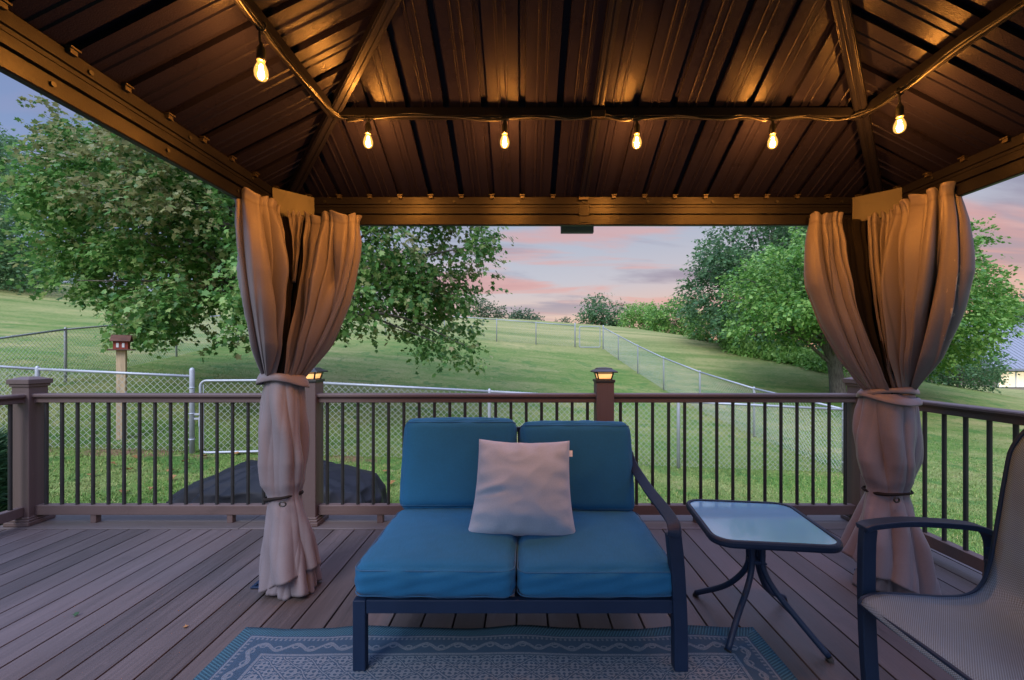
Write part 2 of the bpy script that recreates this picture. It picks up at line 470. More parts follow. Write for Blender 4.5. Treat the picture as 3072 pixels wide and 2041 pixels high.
# ------------------------------------------------------------------ terrain
def dpt(x, y, d): v = D(x, y, d); return (v.x, v.y, v.z)
CP = [(-9, 3.3, -.35), (-3, 3.3, -.62), (2, 3.3, -.78), (6, 3.5, -1.0), (-9, -1, -.45), (4, -1, -.95), (-3, -4, -.75), (9, -3, -1.1),
      (-4, 4.9, -.50), (0, 4.9, -.72), (4, 4.9, -.93), (5.94, 7.9, -.97), (-5.14, 6.6, -.29), (-7.8, 6.4, -.13), (0.5, 7.25, -.66),
      (-10.3, 9.6, .63), (-11.3, 13.9, 1.17), (4.42, 23.6, 1.55), dpt(1100, 785, 22.8), dpt(1935, 918, 17), (18.8, 16, -1.15), (10, 10, -1.1), (14, 5, -1.3),
      dpt(1700, 800, 28), dpt(1900, 845, 22), dpt(1450, 757, 42), dpt(1330, 748, 42), dpt(1230, 739, 42), dpt(1100, 733, 42), dpt(0, 645, 45), dpt(120, 650, 42),
      dpt(500, 695, 42), (-24.5, 20, 2.9), dpt(2330, 897, 50), dpt(2150, 885, 30), (0, 70, 2.2), (60, 80, -4), (-70, 80, 9), (0, 140, -2), (-90, 20, 8), (90, 20, -4), (90, 140, -6), (-90, 140, 6), (40, -10, -2), (-40, -10, 2)]
CP = np.array(CP)
def _phi(r2): return 0.5 * r2 * np.log(r2 + 1e-9)
def _tps():
    n = len(CP); d2 = ((CP[:, None, :2] - CP[None, :, :2]) ** 2).sum(-1)
    K = _phi(d2) + np.eye(n) * 2.0
    Pm = np.c_[np.ones(n), CP[:, :2]]
    A = np.block([[K, Pm], [Pm.T, np.zeros((3, 3))]])
    return np.linalg.solve(A, np.r_[CP[:, 2], np.zeros(3)])
TW = _tps()
def gz(x, y):
    x = np.atleast_1d(np.asarray(x, float)); y = np.atleast_1d(np.asarray(y, float)); sh = x.shape
    x = x.ravel(); y = y.ravel(); out = np.empty_like(x)
    for i in range(0, len(x), 60000):
        xs, ys = x[i:i + 60000], y[i:i + 60000]
        d2 = (xs[:, None] - CP[:, 0]) ** 2 + (ys[:, None] - CP[:, 1]) ** 2
        out[i:i + 60000] = _phi(d2) @ TW[:-3] + TW[-3] + TW[-2] * xs + TW[-1] * ys
    return out.reshape(sh)
def g1(x, y): return float(gz(x, y)[0])

gx = np.r_[np.linspace(-300, -60, 13)[:-1], np.linspace(-60, 60, 181), np.linspace(60, 300, 13)[1:]]
gy = np.r_[np.linspace(-60, -6, 10)[:-1], np.linspace(-6, 30, 91), np.linspace(30, 70, 41)[1:], np.linspace(70, 400, 16)[1:]]
GX, GY = np.meshgrid(gx, gy)
cx_, cy_ = np.clip(GX, -90, 90), np.clip(GY, -10, 140)
GZ = gz(cx_, cy_) - 0.02 * np.maximum(GY - 140, 0)
me = grid_mesh('lawn', np.dstack([GX, GY, GZ]))
lawn_o = link_mesh('lawn', me, 'lawn_grass', smooth=True); lawn_o['kind'] = 'structure'

# mown grass blades near the deck
nb = 260000
yy = 4.0 + (rng.random(nb) ** 1.35) * 13.0
xx = (-1.30 + rng.random(nb) * 2.55) * (yy + 0.5)
keep = (xx > -14) & (xx < 16) & (rng.random(nb) > np.clip((yy - 7.5) / 9.5, 0, 1) ** .8); xx, yy = xx[keep], yy[keep]; nb = len(xx)
zz = gz(xx, yy); an = rng.random(nb) * 2 * PI
hh = (0.017 + 0.027 * rng.random(nb)) * np.clip(1.25 - yy / 22, .4, 1); ww = 0.004 + 0.003 * yy / 8
lean = rng.normal(0, 0.02, (nb, 2))
V = np.empty((nb, 3, 3), np.float32)
V[:, 0] = np.c_[xx + np.cos(an) * ww, yy + np.sin(an) * ww, zz - .005]
V[:, 1] = np.c_[xx - np.cos(an) * ww, yy - np.sin(an) * ww, zz - .005]
V[:, 2] = np.c_[xx + lean[:, 0], yy + lean[:, 1], zz + hh]
me = fast_mesh('grass', V.reshape(-1, 3), 3, nb, np.arange(nb * 3))
g = link_mesh('grass', me, 'grass_blade'); g['kind'] = 'stuff'
tag(g, 'short mown grass blades covering the yard beyond the deck railing', 'grass')

# ------------------------------------------------------------------ deck
mb = MB(); bw, gap = 0.1370, 0.008
x = -0.028 - 27 * 0.145
DX0, DX1 = -3.78, 2.66
while x < DX1 - 0.03:
    x0, x1 = max(x, DX0), min(x + bw, DX1)
    if x1 - x0 > 0.02: mb.box(((x0 + x1) / 2, 0.51, -0.0135), (x1 - x0, 5.02, 0.027))
    x += 0.145
deck = mb.build('deck', 'deck_board', bevel=0.003); deck['kind'] = 'structure'
mb = MB()
for (y0, y1) in ((3.026, 3.160), (3.166, 3.300)):
    xs = [DX0, -2.02, 0.62, DX1]
    for a, b in zip(xs[:-1], xs[1:]): mb.box(((a + b) / 2, (y0 + y1) / 2, -0.012), (b - a - 0.004, y1 - y0, 0.028))
bo = mb.build('deck_border', 'deck_border', bevel=0.003); bo['kind'] = 'structure'
mb = MB(); mb.box((-.56, 3.311, -0.48), (6.46, 0.02, 0.90)); mb.box((-3.79, 0.6, -0.48), (0.02, 5.38, 0.90)); mb.box((2.67, 0.6, -0.48), (0.02, 5.38, 0.90)); mb.box((-.56, -2.02, -0.48), (6.4, 0.02, 0.90))  # unseen skirts added round the deck to keep daylight out from under it
mb.box((-.56, .64, -.38), (6.42, 5.28, .02))  # hidden sheet added so the board gaps stay dark, not lit grass
for xj in np.arange(-3.6, 2.6, 0.4): mb.box((xj, 0.5, -0.17), (0.04, 5.4, 0.24))
mb.box((-.56, 2.7, -.3), (6.2, 0.04, 0.2))
fo = mb.build('joists_and_light_block', 'post_brown'); fo['kind'] = 'structure'

# ------------------------------------------------------------------ railing
RAILPROF = [(-.045, .062), (-.038, .066), (.038, .066), (.045, .062), (.045, .044), (.033, .038), (.026, .026), (.026, 0), (-.026, 0), (-.026, .026), (-.033, .038), (-.045, .044)]
def extrude(mb, prof, a, b):
    a, b = Vector(a), Vector(b); d = (b - a).normalized(); sx = d.cross(Vector((0, 0, 1))); n = len(prof); k = len(mb.v)
    for p in (a, b):
        for (u, w) in prof: mb.v.append(tuple(p + sx * u + Vector((0, 0, w))))
    for i in range(n): j = (i + 1) % n; mb.f.append((k + i, k + j, k + n + j, k + n + i))
    mb.f.append(tuple(k + i for i in range(n))); mb.f.append(tuple(k + n + i for i in range(n))[::-1])
def railing(a, b, label, n, blocks, rail_end=None):
    a, b = Vector(a), Vector(b); L = (b - a).length; d = (b - a) / L
    t = thing('deck_railing', label, 'railing', a, 0, 'railing sections round the deck')
    mb = MB(); extrude(mb, RAILPROF, (0, 0, .884), d * L + Vector((0, 0, .884))); mb.build('top_rail', 'rail_brown', t, bevel=.003)
    mb = MB(); mb.bar(Vector((0, 0, .098)), d * L + Vector((0, 0, .098)), .055, .07); mb.build('bottom_rail', 'rail_brown', t, bevel=.004)
    me = None
    for i in range(n):
        s = (i + .5) * L / n
        if me is None:
            mb = MB(); mb.cyl((0, 0, .125), (0, 0, .892), .0118, 10)
            o = mb.build('baluster', 'baluster_metal', t, smooth=False); me = o.data; o.location = d * s
        else:
            o = bpy.data.objects.new('baluster', me); COL.objects.link(o); o.parent = t; o.location = d * s
    for s in blocks:
        mb = MB(); mb.box(d * s + Vector((0, 0, .0335)), (.042, .042, .063)); mb.build('support_block', 'post_brown', t, bevel=.003)
    return t
def post(x, y, label, lamp, size=.127):
    t = thing('railing_post', label, 'post', (x, y, 0.003), 0, 'posts of the deck railing')
    h = 1.035
    mb = MB(); mb.box((0, 0, h / 2), (size, size, h)); mb.build('shaft', 'post_brown', t, bevel=.004)
    mb = MB()
    for w, z0, z1 in ((size + .056, 0, .028), (size + .040, .0285, .044), (size + .022, .0445, .058)): mb.box((0, 0, (z0 + z1) / 2), (w, w, z1 - z0))
    mb.build('base_trim', 'post_brown', t, bevel=.004)
    if not lamp:
        mb = MB(); w = size
        for w, z0, z1 in ((size + .018, h - .035, h - .016), (size + .036, h - .0155, h + .018)): mb.box((0, 0, (z0 + z1) / 2), (w, w, z1 - z0))
        w = (size + .026) / 2
        mb.add([(-w, -w, h + .0185), (w, -w, h + .0185), (w, w, h + .0185), (-w, w, h + .0185), (-.03, -.03, h + .036), (.03, -.03, h + .036), (.03, .03, h + .036), (-.03, .03, h + .036)],
               [(0, 1, 5, 4), (1, 2, 6, 5), (2, 3, 7, 6), (3, 0, 4, 7), (4, 5, 6, 7), (3, 2, 1, 0)])
        mb.build('cap', 'post_brown', t, bevel=.003)
    else:
        mb = MB(); w = size + .014; mb.box((0, 0, h + .006), (w, w, .02))
        L = mb.build('cap_lamp', 'black_plastic', t, bevel=.003)
        mb = MB(); a, b = .042, .054
        vs = [(-a, -a, h + .0165), (a, -a, h + .0165), (a, a, h + .0165), (-a, a, h + .0165), (-b, -b, h + .064), (b, -b, h + .064), (b, b, h + .064), (-b, b, h + .064)]
        mb.add(vs, [(0, 1, 5, 4), (1, 2, 6, 5), (2, 3, 7, 6), (3, 0, 4, 7), (4, 5, 6, 7), (3, 2, 1, 0)]); mb.build('lens', 'lamp_lens', L)
        mb = MB()
        for sx, sy in ((-1, -1), (1, -1), (1, 1), (-1, 1)): mb.bar((sx * (a + .004), sy * (a + .004), h + .0165), (sx * (b + .004), sy * (b + .004), h + .066), .009, .009, (1, 0, 0))
        for z, q in ((h + .020, a + .003), (h + .061, b + .003)):
            for k in range(4):
                c, s_ = math.cos(k * PI / 2), math.sin(k * PI / 2); R = Matrix.Rotation(k * PI / 2, 3, 'Z')
                mb.box(R @ Vector((0, -q - .001, z)), (2 * q + .004, .006, .006), R)
        mb.build('frame', 'black_plastic', L)
        mb = MB(); w = .086
        vs = []
        for q, z in ((w, h + .067), (w, h + .076), (.055, h + .092), (.05, h + .100), (.02, h + .104)): vs += [(-q, -q, z), (q, -q, z), (q, q, z), (-q, q, z)]
        fs = [(3, 2, 1, 0)] + [(r * 4 + i, r * 4 + (i + 1) % 4, r * 4 + 4 + (i + 1) % 4, r * 4 + 4 + i) for r in range(4) for i in range(4)] + [(16, 17, 18, 19)]
        mb.add(vs, fs); mb.build('lamp_roof', 'black_plastic', L, bevel=.002)
    return t
RY = 3.145
PX = [-3.635, -1.565, 0.593, 2.495]
post(PX[0], RY, 'brown railing post with a stepped cap at the left corner of the deck', False)
post(PX[1], RY, 'brown railing post with a lit lamp cap, half hidden behind the left curtain', True)
post(PX[2], RY, 'brown railing post with a lit lamp cap standing behind the blue loveseat', True)
post(PX[3], RY, 'plain railing post at the right deck corner behind the right curtain', False)
h_ = .064
railing((PX[0] + h_, RY, 0), (PX[1] - h_, RY, 0), 'brown railing section from the capped left corner post to the left curtain', 17, (.42, 1.42))
railing((PX[1] + h_, RY, 0), (PX[2] - h_, RY, 0), 'brown railing section behind the loveseat, left of the lit lamp post', 18, (.45, 1.5))
railing((PX[2] + h_, RY, 0), (PX[3] - h_, RY, 0), 'brown railing section between the centre lamp post and the right curtain', 15, (.62, 1.4))
railing((PX[3], RY - h_, 0), (PX[3], 0.75, 0), 'right side railing running past the sling chair toward the camera', 19, (.8, 1.7))
railing((PX[0], RY - h_, 0), (PX[0], 1.2, 0), 'short piece of left side railing at the left edge', 16, (.8,))

# ------------------------------------------------------------------ gazebo
GX0, GX1, GYF, GYB = -1.26, 1.90, 2.28, -0.60
ZE, SL = 2.085, 0.51
gaz = thing('gazebo', 'bronze metal hardtop gazebo with ribbed hip roof over the deck', 'gazebo', (0, 0, 0))
BPROF = [(0, 2.077), (0, 2.040), (.007, 2.038), (.007, 2.033), (.001, 2.031), (.001, 2.022), (.004, 2.021), (.004, 2.008), (.001, 2.007), (.001, 1.990), (.014, 1.987), (.014, 1.977), (.0, 1.974), (.0, 1.932), (.004, 1.928), (.024, 1.928), (.027, 1.932), (.03, 1.985), (.112, 1.995), (.112, 2.06), (.10, 2.077)]
def beam(c0, c1, out):
    c0, c1, out = Vector(c0), Vector(c1), Vector(out); d = (c1 - c0).normalized(); n = len(BPROF); mb = MB()
    for p, sg in ((c0, -1), (c1, 1)):
        for (o, z) in BPROF: q = p + out * o + d * (sg * o); mb.v.append((q.x, q.y, z))
    for i in range(n): j = (i + 1) % n; mb.f.append((i, j, n + j, n + i))
    return mb.build('beam', 'frame_metal', gaz)
beam((GX0, GYF, 0), (GX1, GYF, 0), (0, 1, 0)); beam((GX0, GYB, 0), (GX0, GYF, 0), (-1, 0, 0))
beam((GX1, GYF, 0), (GX1, GYB, 0), (1, 0, 0)); beam((GX1, GYB, 0), (GX0, GYB, 0), (0, -1, 0))
# bolts and the seam brackets at the top of the beams
SEAM = 0.1625
seam_x = [0.32 + (k) * SEAM for k in range(-9, 10)]
def repeat(name, mat, mb, places):
    me = None
    for (p, rz) in places:
        if me is None: o = mb.build(name, mat, gaz); me = o.data
        else: o = bpy.data.objects.new(name, me); COL.objects.link(o); o.parent = gaz
        o.location = p; o.rotation_euler = (0, 0, rz)
mb = MB(); mb.box((0, -.006, -.004), (.020, .014, .014)); mb.box((0, -.010, .005), (.028, .018, .005))
repeat('panel_clip', 'bolt', mb, [((X, GYF, 2.078), 0) for X in seam_x if GX0 + .1 < X < GX1 - .1] + [((Xs, GYF - .12 - k * SEAM, 2.078), rz) for Xs, rz in ((GX0, PI / 2), (GX1, -PI / 2)) for k in range(17)])
mb = MB(); mb.cyl((0, .002, 0), (0, -.006, 0), .007, 8)
repeat('bolt', 'black_plastic', mb, [((GX0 + .2 + k * .345, GYF, 2.052), 0) for k in range(9)] + [((Xs, GYF - .3 - k * .37 - dy, z), rz) for Xs, rz in ((GX0, PI / 2), (GX1, -PI / 2)) for k in range(7) for dy, z in ((0, 2.054), (.1, 1.957))])
# front beam splice and its drip box
mb = MB(); mb.box((0.325, GYF - .002, 2.006), (.055, .006, .060)); mb.box((0.325, GYF - .002, 1.956), (.055, .006, .032)); mb.build('beam_splice', 'frame_metal', gaz, bevel=.001)
mb = MB(); mb.box((0.306, GYF + .15, 1.975), (.20, .035, .012)); mb.box((.306, GYF + .15, 1.9475), (.186, .03, .042)); mb.build('beam_end_box', 'grey_sign', gaz, bevel=.003)
# posts
def gpost(x, y):
    mb = MB(); mb.box((x, y, .97), (.088, .088, 1.93)); mb.build('post', 'frame_metal', gaz, bevel=.004)
    mb = MB(); mb.box((x, y, .007), (.20, .20, .008)); mb.box((x, y, .02), (.105, .105, .018))
    for sx in (-1, 1):
        for sy in (-1, 1): mb.cyl((x + sx * .08, y + sy * .08, .011), (x + sx * .08, y + sy * .08, .02), .009, 8)
    mb.build('base_plate', 'navy_metal', gaz, bevel=.002)
for x in (GX0 - .078, GX1 + .095):
    for y in (GYF + .065, GYB - .065): gpost(x, y)
# corner plates and knee braces
for X, sg in ((GX0, 1), (GX1, -1)):
    a = Vector((X + sg * .004, GYF - .145, 0)); b = Vector((X + sg * .145, GYF - .004, 0))
    mb = MB(); mb.bar((a.x, a.y, 2.005), (b.x, b.y, 2.005), .005, .135); mb.build('corner_plate', 'plate_metal', gaz, bevel=.001)
    for (dx, dy) in ((sg, 0), (0, -1)):
        p0 = Vector((X - sg * .05, GYF + .05, 1.66)); p1 = p0 + Vector((dx * .33, dy * .33, .275)); pm = p0 + Vector((dx * .11, dy * .11, .17))
        mb = MB(); mb.tube(smooth_path([p0, pm, p1], 6), .02, 4, upv=(dy, dx, 0)); mb.build('knee_brace', 'frame_metal', gaz)
# roof panels: ribbed sheet strips clipped by the hips
CXR, CYR = (GX0 + GX1) / 2, (GYF + GYB) / 2
RMAX = (GYF - GYB) / 2
def roof_profile(u0, u1, c):
    pr = [(u0, 0)]
    k0 = int(math.floor((u0 - c) / SEAM)) - 1; k1 = int(math.ceil((u1 - c) / SEAM)) + 1
    pts = []
    for k in range(k0, k1 + 1):
        s = c + k * SEAM
        pts += [(s - .016, 0), (s - .0155, .020), (s + .0155, .020), (s + .016, 0)]
        mctr = s + SEAM / 2
        for o in (-.016, .016): pts += [(mctr + o - .006, 0), (mctr + o - .0025, -.0045), (mctr + o + .0025, -.0045), (mctr + o + .006, 0)]
    pr += [p for p in pts if u0 + .002 < p[0] < u1 - .002] + [(u1, 0)]
    return pr
nrm = 1 / math.sqrt(1 + SL * SL)
def slope(u0, u1, c, mapf, rmax):
    mb = MB(); prev = None
    for (u, h) in roof_profile(u0, u1, c):
        r = max(min(u - u0, u1 - u, rmax), 0)
        rows = []
        for rr in (-.12, r):
            z = ZE + SL * rr + h * nrm; ro = rr - h * SL * nrm
            rows.append(mapf(u, ro, z))
        k = len(mb.v); mb.v += rows
        if prev is not None: mb.f.append((prev, k, k + 1, prev + 1))
        prev = k
    return mb.build('roof_panel', 'roof_metal', gaz, solid=.0012)
slope(GX0, GX1, CXR, lambda u, r, z: (u, GYF - r, z), RMAX)
slope(GX0, GX1, CXR, lambda u, r, z: (u, GYB + r, z), RMAX)
slope(GYB, GYF, GYF - .12, lambda u, r, z: (GX0 + r, u, z), 9)
slope(GYB, GYF, GYF - .12, lambda u, r, z: (GX1 - r, u, z), 9)
# roof cap sheet sealing the ridge + outer skin that keeps daylight out of the seams
mb = MB(); o = .13; zo = ZE - SL * o + .034; zr = ZE + SL * RMAX + .034
mb.add([(GX0 - o, GYB - o, zo), (GX1 + o, GYB - o, zo), (GX1 + o, GYF + o, zo), (GX0 - o, GYF + o, zo), (GX0 + RMAX, CYR, zr), (GX1 - RMAX, CYR, zr)],
       [(0, 1, 5, 4), (1, 2, 5), (2, 3, 4, 5), (3, 0, 4)]); mb.build('roof_skin', 'roof_metal', gaz)
# hip rafters, ring beams, mid rafter
def strut(name, a, b, w, h, up=(0, 0, 1)):
    a, b = Vector(a), Vector(b); mb = MB(); mb.bar(a, b, w, h, up)
    d = (b - a).normalized(); sx = d.cross(Vector(up)).normalized(); sz = sx.cross(d)
    for i in (-1, 1): mb.bar(a + sx * i * w * .25 - sz * (h / 2 + .0015), b + sx * i * w * .25 - sz * (h / 2 + .0015), w * .30, .0035, up)
    return mb.build(name, 'frame_metal', gaz, bevel=.0015)
RT = 0.437
def zs(r): return ZE + SL * r
for cx, cy, sx, sy in ((GX0, GYF, 1, -1), (GX1, GYF, -1, -1), (GX0, GYB, 1, 1), (GX1, GYB, -1, 1)):
    strut('hip_rafter', (cx + sx * .02, cy + sy * .02, zs(.02) - .030), (cx + sx * RMAX, cy + sy * RMAX, zs(RMAX) - .030), .046, .034)
zr_ = zs(RT) - .020
ring = [(GX0 + RT, GYB + RT), (GX0 + RT, GYF - RT), (GX1 - RT, GYF - RT), (GX1 - RT, GYB + RT)]
for (a, b) in zip(ring, ring[1:] + ring[:1]):
    strut('ring_beam', (*a, zr_ - .012), (*b, zr_ - .012), .034, .036)
strut('ridge_beam', (GX0 + RMAX, CYR, zs(RMAX) - .03), (GX1 - RMAX, CYR, zs(RMAX) - .03), .04, .03)
for y0, sg in ((GYF, -1), (GYB, 1)):
    strut('mid_rafter', (CXR, y0 + sg * .01, zs(.01) - .012), (CXR, y0 + sg * (RT - .02), zs(RT - .02) - .012), .042, .018)
    strut('mid_rafter', (CXR, y0 + sg * (RT + .02), zs(RT + .02) - .012), (CXR, y0 + sg * RMAX, zs(RMAX) - .012), .046, .018)
mb = MB(); mb.box((CXR, GYF - .012, 2.066), (.05, .014, .02)); mb.box((CXR, GYF - RT - .02, zr_ - .025), (.06, .012, .03)); mb.build('rafter_bracket', 'bolt', gaz, bevel=.002)

# ------------------------------------------------------------------ string lights
sl = thing('string_lights', 'string of glowing amber bulbs hung along the gazebo roof ring', 'string lights')
zc = zr_ - .036
xl, xr, yf = GX0 + RT + .012, GX1 - RT - .012, GYF - RT - .012
drops = [((xl, 1.32), D(596, 165, 1.32).z), ((-.666, yf), 2.15), ((-.08, yf), 2.15), ((.487, yf), 2.148), ((1.07, yf), 2.148), ((xr, 1.645), 2.118)]
path = [(xl, -.1, zc), (xl, .15, zc - .012), (xl, .45, zc), (xl, .74, zc - .012), (xl + .004, 1.05, zc), (xl, 1.32, zc - .012), (xl + .008, 1.6, zc - .014), (xl + .012, yf - .03, zc), (xl + .05, yf + .004, zc - .004), (-.75, yf, zc - .016), (-.666, yf, zc - .006),
        (-.50, yf - .004, zc + .004), (-.3, yf, zc + .002), (-.18, yf, zc - .012), (-.08, yf, zc - .010), (.03, yf, zc + .002), (.2, yf, zc - .008), (.33, yf - .004, zc + .003), (.42, yf, zc - .012), (.487, yf, zc - .010), (.65, yf, zc + .004), (.85, yf, zc - .008),
        (.95, yf, zc + .003), (1.03, yf, zc - .012), (1.07, yf, zc - .010), (1.2, yf, zc + .002), (1.3, yf, zc - .012), (xr - .07, yf, zc - .006), (xr - .01, yf - .04, zc), (xr, 1.645, zc - .012), (xr - .006, 1.4, zc), (xr, 1.05, zc - .012), (xr, .8, zc), (xr, .45, zc - .01), (xr, .2, zc)]
pp = smooth_path(path, 6)
mb = MB(); mb.tube(pp, .0042, 8)
mb.tube([p + Vector((.004 * math.sin(i * .9), .004 * math.cos(i * .7), .006 + .004 * math.sin(i * .5))) for i, p in enumerate(pp)], .0035, 6)
mb.build('cable', 'black_plastic', sl, smooth=True)
for k, ((bx, by), bz) in enumerate(drops):
    zt = zc - .012; zb = bz + .034
    tilt = Vector((random.uniform(-.006, .006), random.uniform(-.006, .006), 0))
    mb = MB()
    mb.tube(smooth_path([(bx, by, zt + .004), (bx + tilt.x, by + tilt.y, (zt + zb) / 2 + .03), (bx, by, zb + .03)], 5), .0038, 8)
    mb.lathe([(.0045, .055), (.007, .045), (.010, .040), (.0125, .036), (.0132, .0), (.0122, -.003)], (bx, by, zb), 16)
    mb.tube([Vector((bx + math.cos(a) * .014, by, zt + .01 + math.sin(a) * .014)) for a in np.linspace(0, 2 * PI, 11)[:-1]], .003, 6, closed=True)
    so = mb.build('socket', 'black_plastic', sl, smooth=True)
    mb = MB(); prof = [(.0115, .024), (.0150, .016), (.0188, .006), (.0202, -.005), (.0188, -.016), (.0140, -.024), (.007, -.028), (.001, -.029)]
    mb.lathe(prof, (bx, by, bz), 20); mb.build('bulb', 'bulb_glass', so, smooth=True)
    mb = MB()
    for q in range(4):
        a = q * PI / 2 + .4
        mb.tube([(bx + math.cos(a) * .003, by + math.sin(a) * .003, bz + .022), (bx + math.cos(a) * .009, by + math.sin(a) * .009, bz - .014)], .0012, 5)
    mb.build('filament', 'filament', so)
    ld = bpy.data.lights.new('bulb_light', 'POINT'); ld.energy = 22; ld.color = (1.0, 0.40, 0.09); ld.shadow_soft_size = .012
    lo = bpy.data.objects.new('bulb_light', ld); COL.objects.link(lo); lo.location = (bx, by, bz); lo.parent = sl

# ------------------------------------------------------------------ curtains
def interp(xs, ys, x): return np.interp(x, xs, ys)
def path2(pts, s):
    pts = np.array(pts, float); seg = np.sqrt((np.diff(pts, axis=0) ** 2).sum(1)); c = np.r_[0, np.cumsum(seg)] / seg.sum()
    return np.c_[np.interp(s, c, pts[:, 0]), np.interp(s, c, pts[:, 1])]
def smoothn(a, k=5):
    ker = np.ones(k) / k; return np.convolve(np.pad(a, k // 2, mode='edge'), ker, 'valid')
def curtain_panel(name, mat, parent, top, tie, ztop, ztie, room, pw=2.4, seed=0, kp=7, amp=1.0, bulge=.05, nu=230, nv=100, edge=None, lowf=2.3, solid=.0014):
    r = np.random.default_rng(seed)
    s = np.linspace(0, 1, nu); v = np.linspace(0, 1, nv)
    T = path2(top, s); B = path2(tie, s)
    for k in (0, 1): T[:, k] = smoothn(T[:, k], 7); B[:, k] = smoothn(B[:, k], 7)
    tang = np.gradient(T, axis=0); nrm_ = np.c_[-tang[:, 1], tang[:, 0]]; nrm_ /= np.linalg.norm(nrm_, axis=1)[:, None] + 1e-9
    rm = np.array(room) / np.linalg.norm(room)
    nrm_ *= np.sign((nrm_ @ rm))[:, None]
    ph = r.random(6) * 6.28
    warp = s + .035 * np.sin(2 * PI * 1.7 * s + ph[3]) + .02 * np.sin(2 * PI * 3.9 * s + ph[4])
    out = np.empty((nv, nu, 3))
    for j, vv in enumerate(v):
        w = vv ** pw
        a1 = np.interp(vv, [0, .035, .055, .16, .5, .85, 1], [.026, .013, .013, .027, .015, .014, .008]) * amp
        a2 = np.interp(vv, [0, .1, .4, .8, 1], [.0, .018, .068, .056, .012]) * amp
        drift = .10 * vv * np.sin(3 * vv + ph[5])
        q1 = PI * kp * warp + ph[0]; sh = (2 * np.abs(np.sin(q1 + .35 * np.sin(2 * q1))) ** .8 - 1.2)
        q2 = PI * lowf * (warp + drift) + ph[1]; lo = (2 * np.abs(np.sin(q2 + .3 * np.sin(2 * q2))) ** .75 - 1.2)
        sh = sh * (.35 + 1.05 * np.abs(np.sin(PI * 2.6 * s + ph[3] + .5 * vv)))
        disp = a1 * sh + a2 * lo * (.7 + .5 * np.sin(2 * PI * 1.3 * s + ph[4] + 2 * vv)) + .006 * np.sin(2 * PI * 13 * warp + 5 * vv + ph[2]) * np.interp(vv, [0, .2, .6, 1], [0, .2, .4, 1])
        disp += .004 * np.sin(17 * vv + 9 * s + ph[0]) * np.sin(11 * s - 6 * vv)
        xy = T * (1 - w) + B * w + nrm_ * disp[:, None] + rm * (bulge * math.sin(PI * min(1, vv ** 1.15)))
        z = ztop + (ztie - ztop) * vv + .008 * np.sin(2 * PI * 3.1 * s + ph[2]) * (1 - vv) + .006 * sh * (vv < .04)
        out[j] = np.c_[xy, np.broadcast_to(z, (nu,))]
    me = grid_mesh(name, out)
    sm = np.maximum(np.exp(-((np.minimum(s, 1 - s)[None, :] - .035) / .006) ** 2), np.exp(-((v[:, None] - .05) / .006) ** 2) * .8)
    at = me.attributes.new('seam', 'FLOAT', 'POINT'); at.data.foreach_set('value', sm.astype(np.float32).ravel())
    if edge is not None:
        at = me.attributes.new('edge', 'FLOAT', 'POINT'); val = np.tile(np.clip(1 - np.abs(s - edge) / .13, 0, 1), nv) * np.repeat(np.interp(v, [0, .2, .3, 1], [0, .3, 1, 1]), nu)
        at.data.foreach_set('value', val.astype(np.float32))
    return link_mesh(name, me, mat, parent, smooth=True, solid=solid)
def sleeve(name, mat, parent, c, prof, hem, seed, kp=9, nu=220, nv=90, amp=.020, lean=(0, 0)):
    """gathered cloth tube: prof = [(z, rx)], hem(theta)-> bottom z"""
    r = np.random.default_rng(seed); ph = r.random(5) * 6.28
    th = np.linspace(0, 2 * PI, nu, endpoint=False); zt = prof[0][0]; zs_ = [p[0] for p in prof][::-1]; rs = [p[1] for p in prof][::-1]
    out = np.empty((nv, nu, 3)); hb = hem(th)
    for j in range(nv):
        t = j / (nv - 1); z = zt + (hb - zt) * t
        rad = np.interp(z, zs_, rs)
        rmin = min(rs); loose = np.clip((rad - rmin) / .05, .25, 1.6)
        q1 = kp * th / 2 + .6 * np.sin(2 * th + ph[0]) + .5 * t * 1.5 * np.sin(th) + ph[1]; q1 = q1 + .7 * np.sin(5 * z + 1.5 * th + ph[3]); fold = .75 * (2 * np.abs(np.sin(q1)) ** .8 - 1.2) + .35 * np.sin(2 * th + 7 * z + ph[4]) + .22 * (2 * np.abs(np.sin(1.5 * kp * th / 2 + ph[4] + 3 * t)) - 1.2)
        f2 = np.sin(4 * th + 2.2 * z * 3 + ph[2])
        rr = rad + amp * loose * (1.0 * fold + .8 * f2) + .003 * np.sin(23 * z + 5 * th)
        cx = c[0] + lean[0] * max(0, (zt - .55 - z.mean())) ; cy = c[1] + lean[1] * max(0, (zt - .55 - z.mean()))
        out[j] = np.c_[cx + rr * np.cos(th), cy + rr * np.sin(th) * .92, z]
    me = grid_mesh(name, out, True)
    return link_mesh(name, me, mat, parent, smooth=True, solid=.002)
def band(name, mat, parent, c, r, z, w, seed, tilt=.0, flare=.012, ph0=0):
    n = 72; th = np.linspace(0, 2 * PI, n, endpoint=False); rows = 7; out = np.empty((rows, n, 3))
    for j in range(rows):
        q = j / (rows - 1)
        rr = r + flare * q * (1 + .6 * np.sin(2 * th + seed)) + .005 * np.sin(5 * th + seed) + .006 * math.sin(PI * q)
        out[j] = np.c_[c[0] + rr * np.cos(th), c[1] + rr * np.sin(th) * .95, z + w / 2 - w * q * (1 + .25 * np.sin(th * 2 + seed)) + tilt * np.cos(th + ph0)]
    return link_mesh(name, grid_mesh(name, out, True), mat, parent, smooth=True, solid=.004)

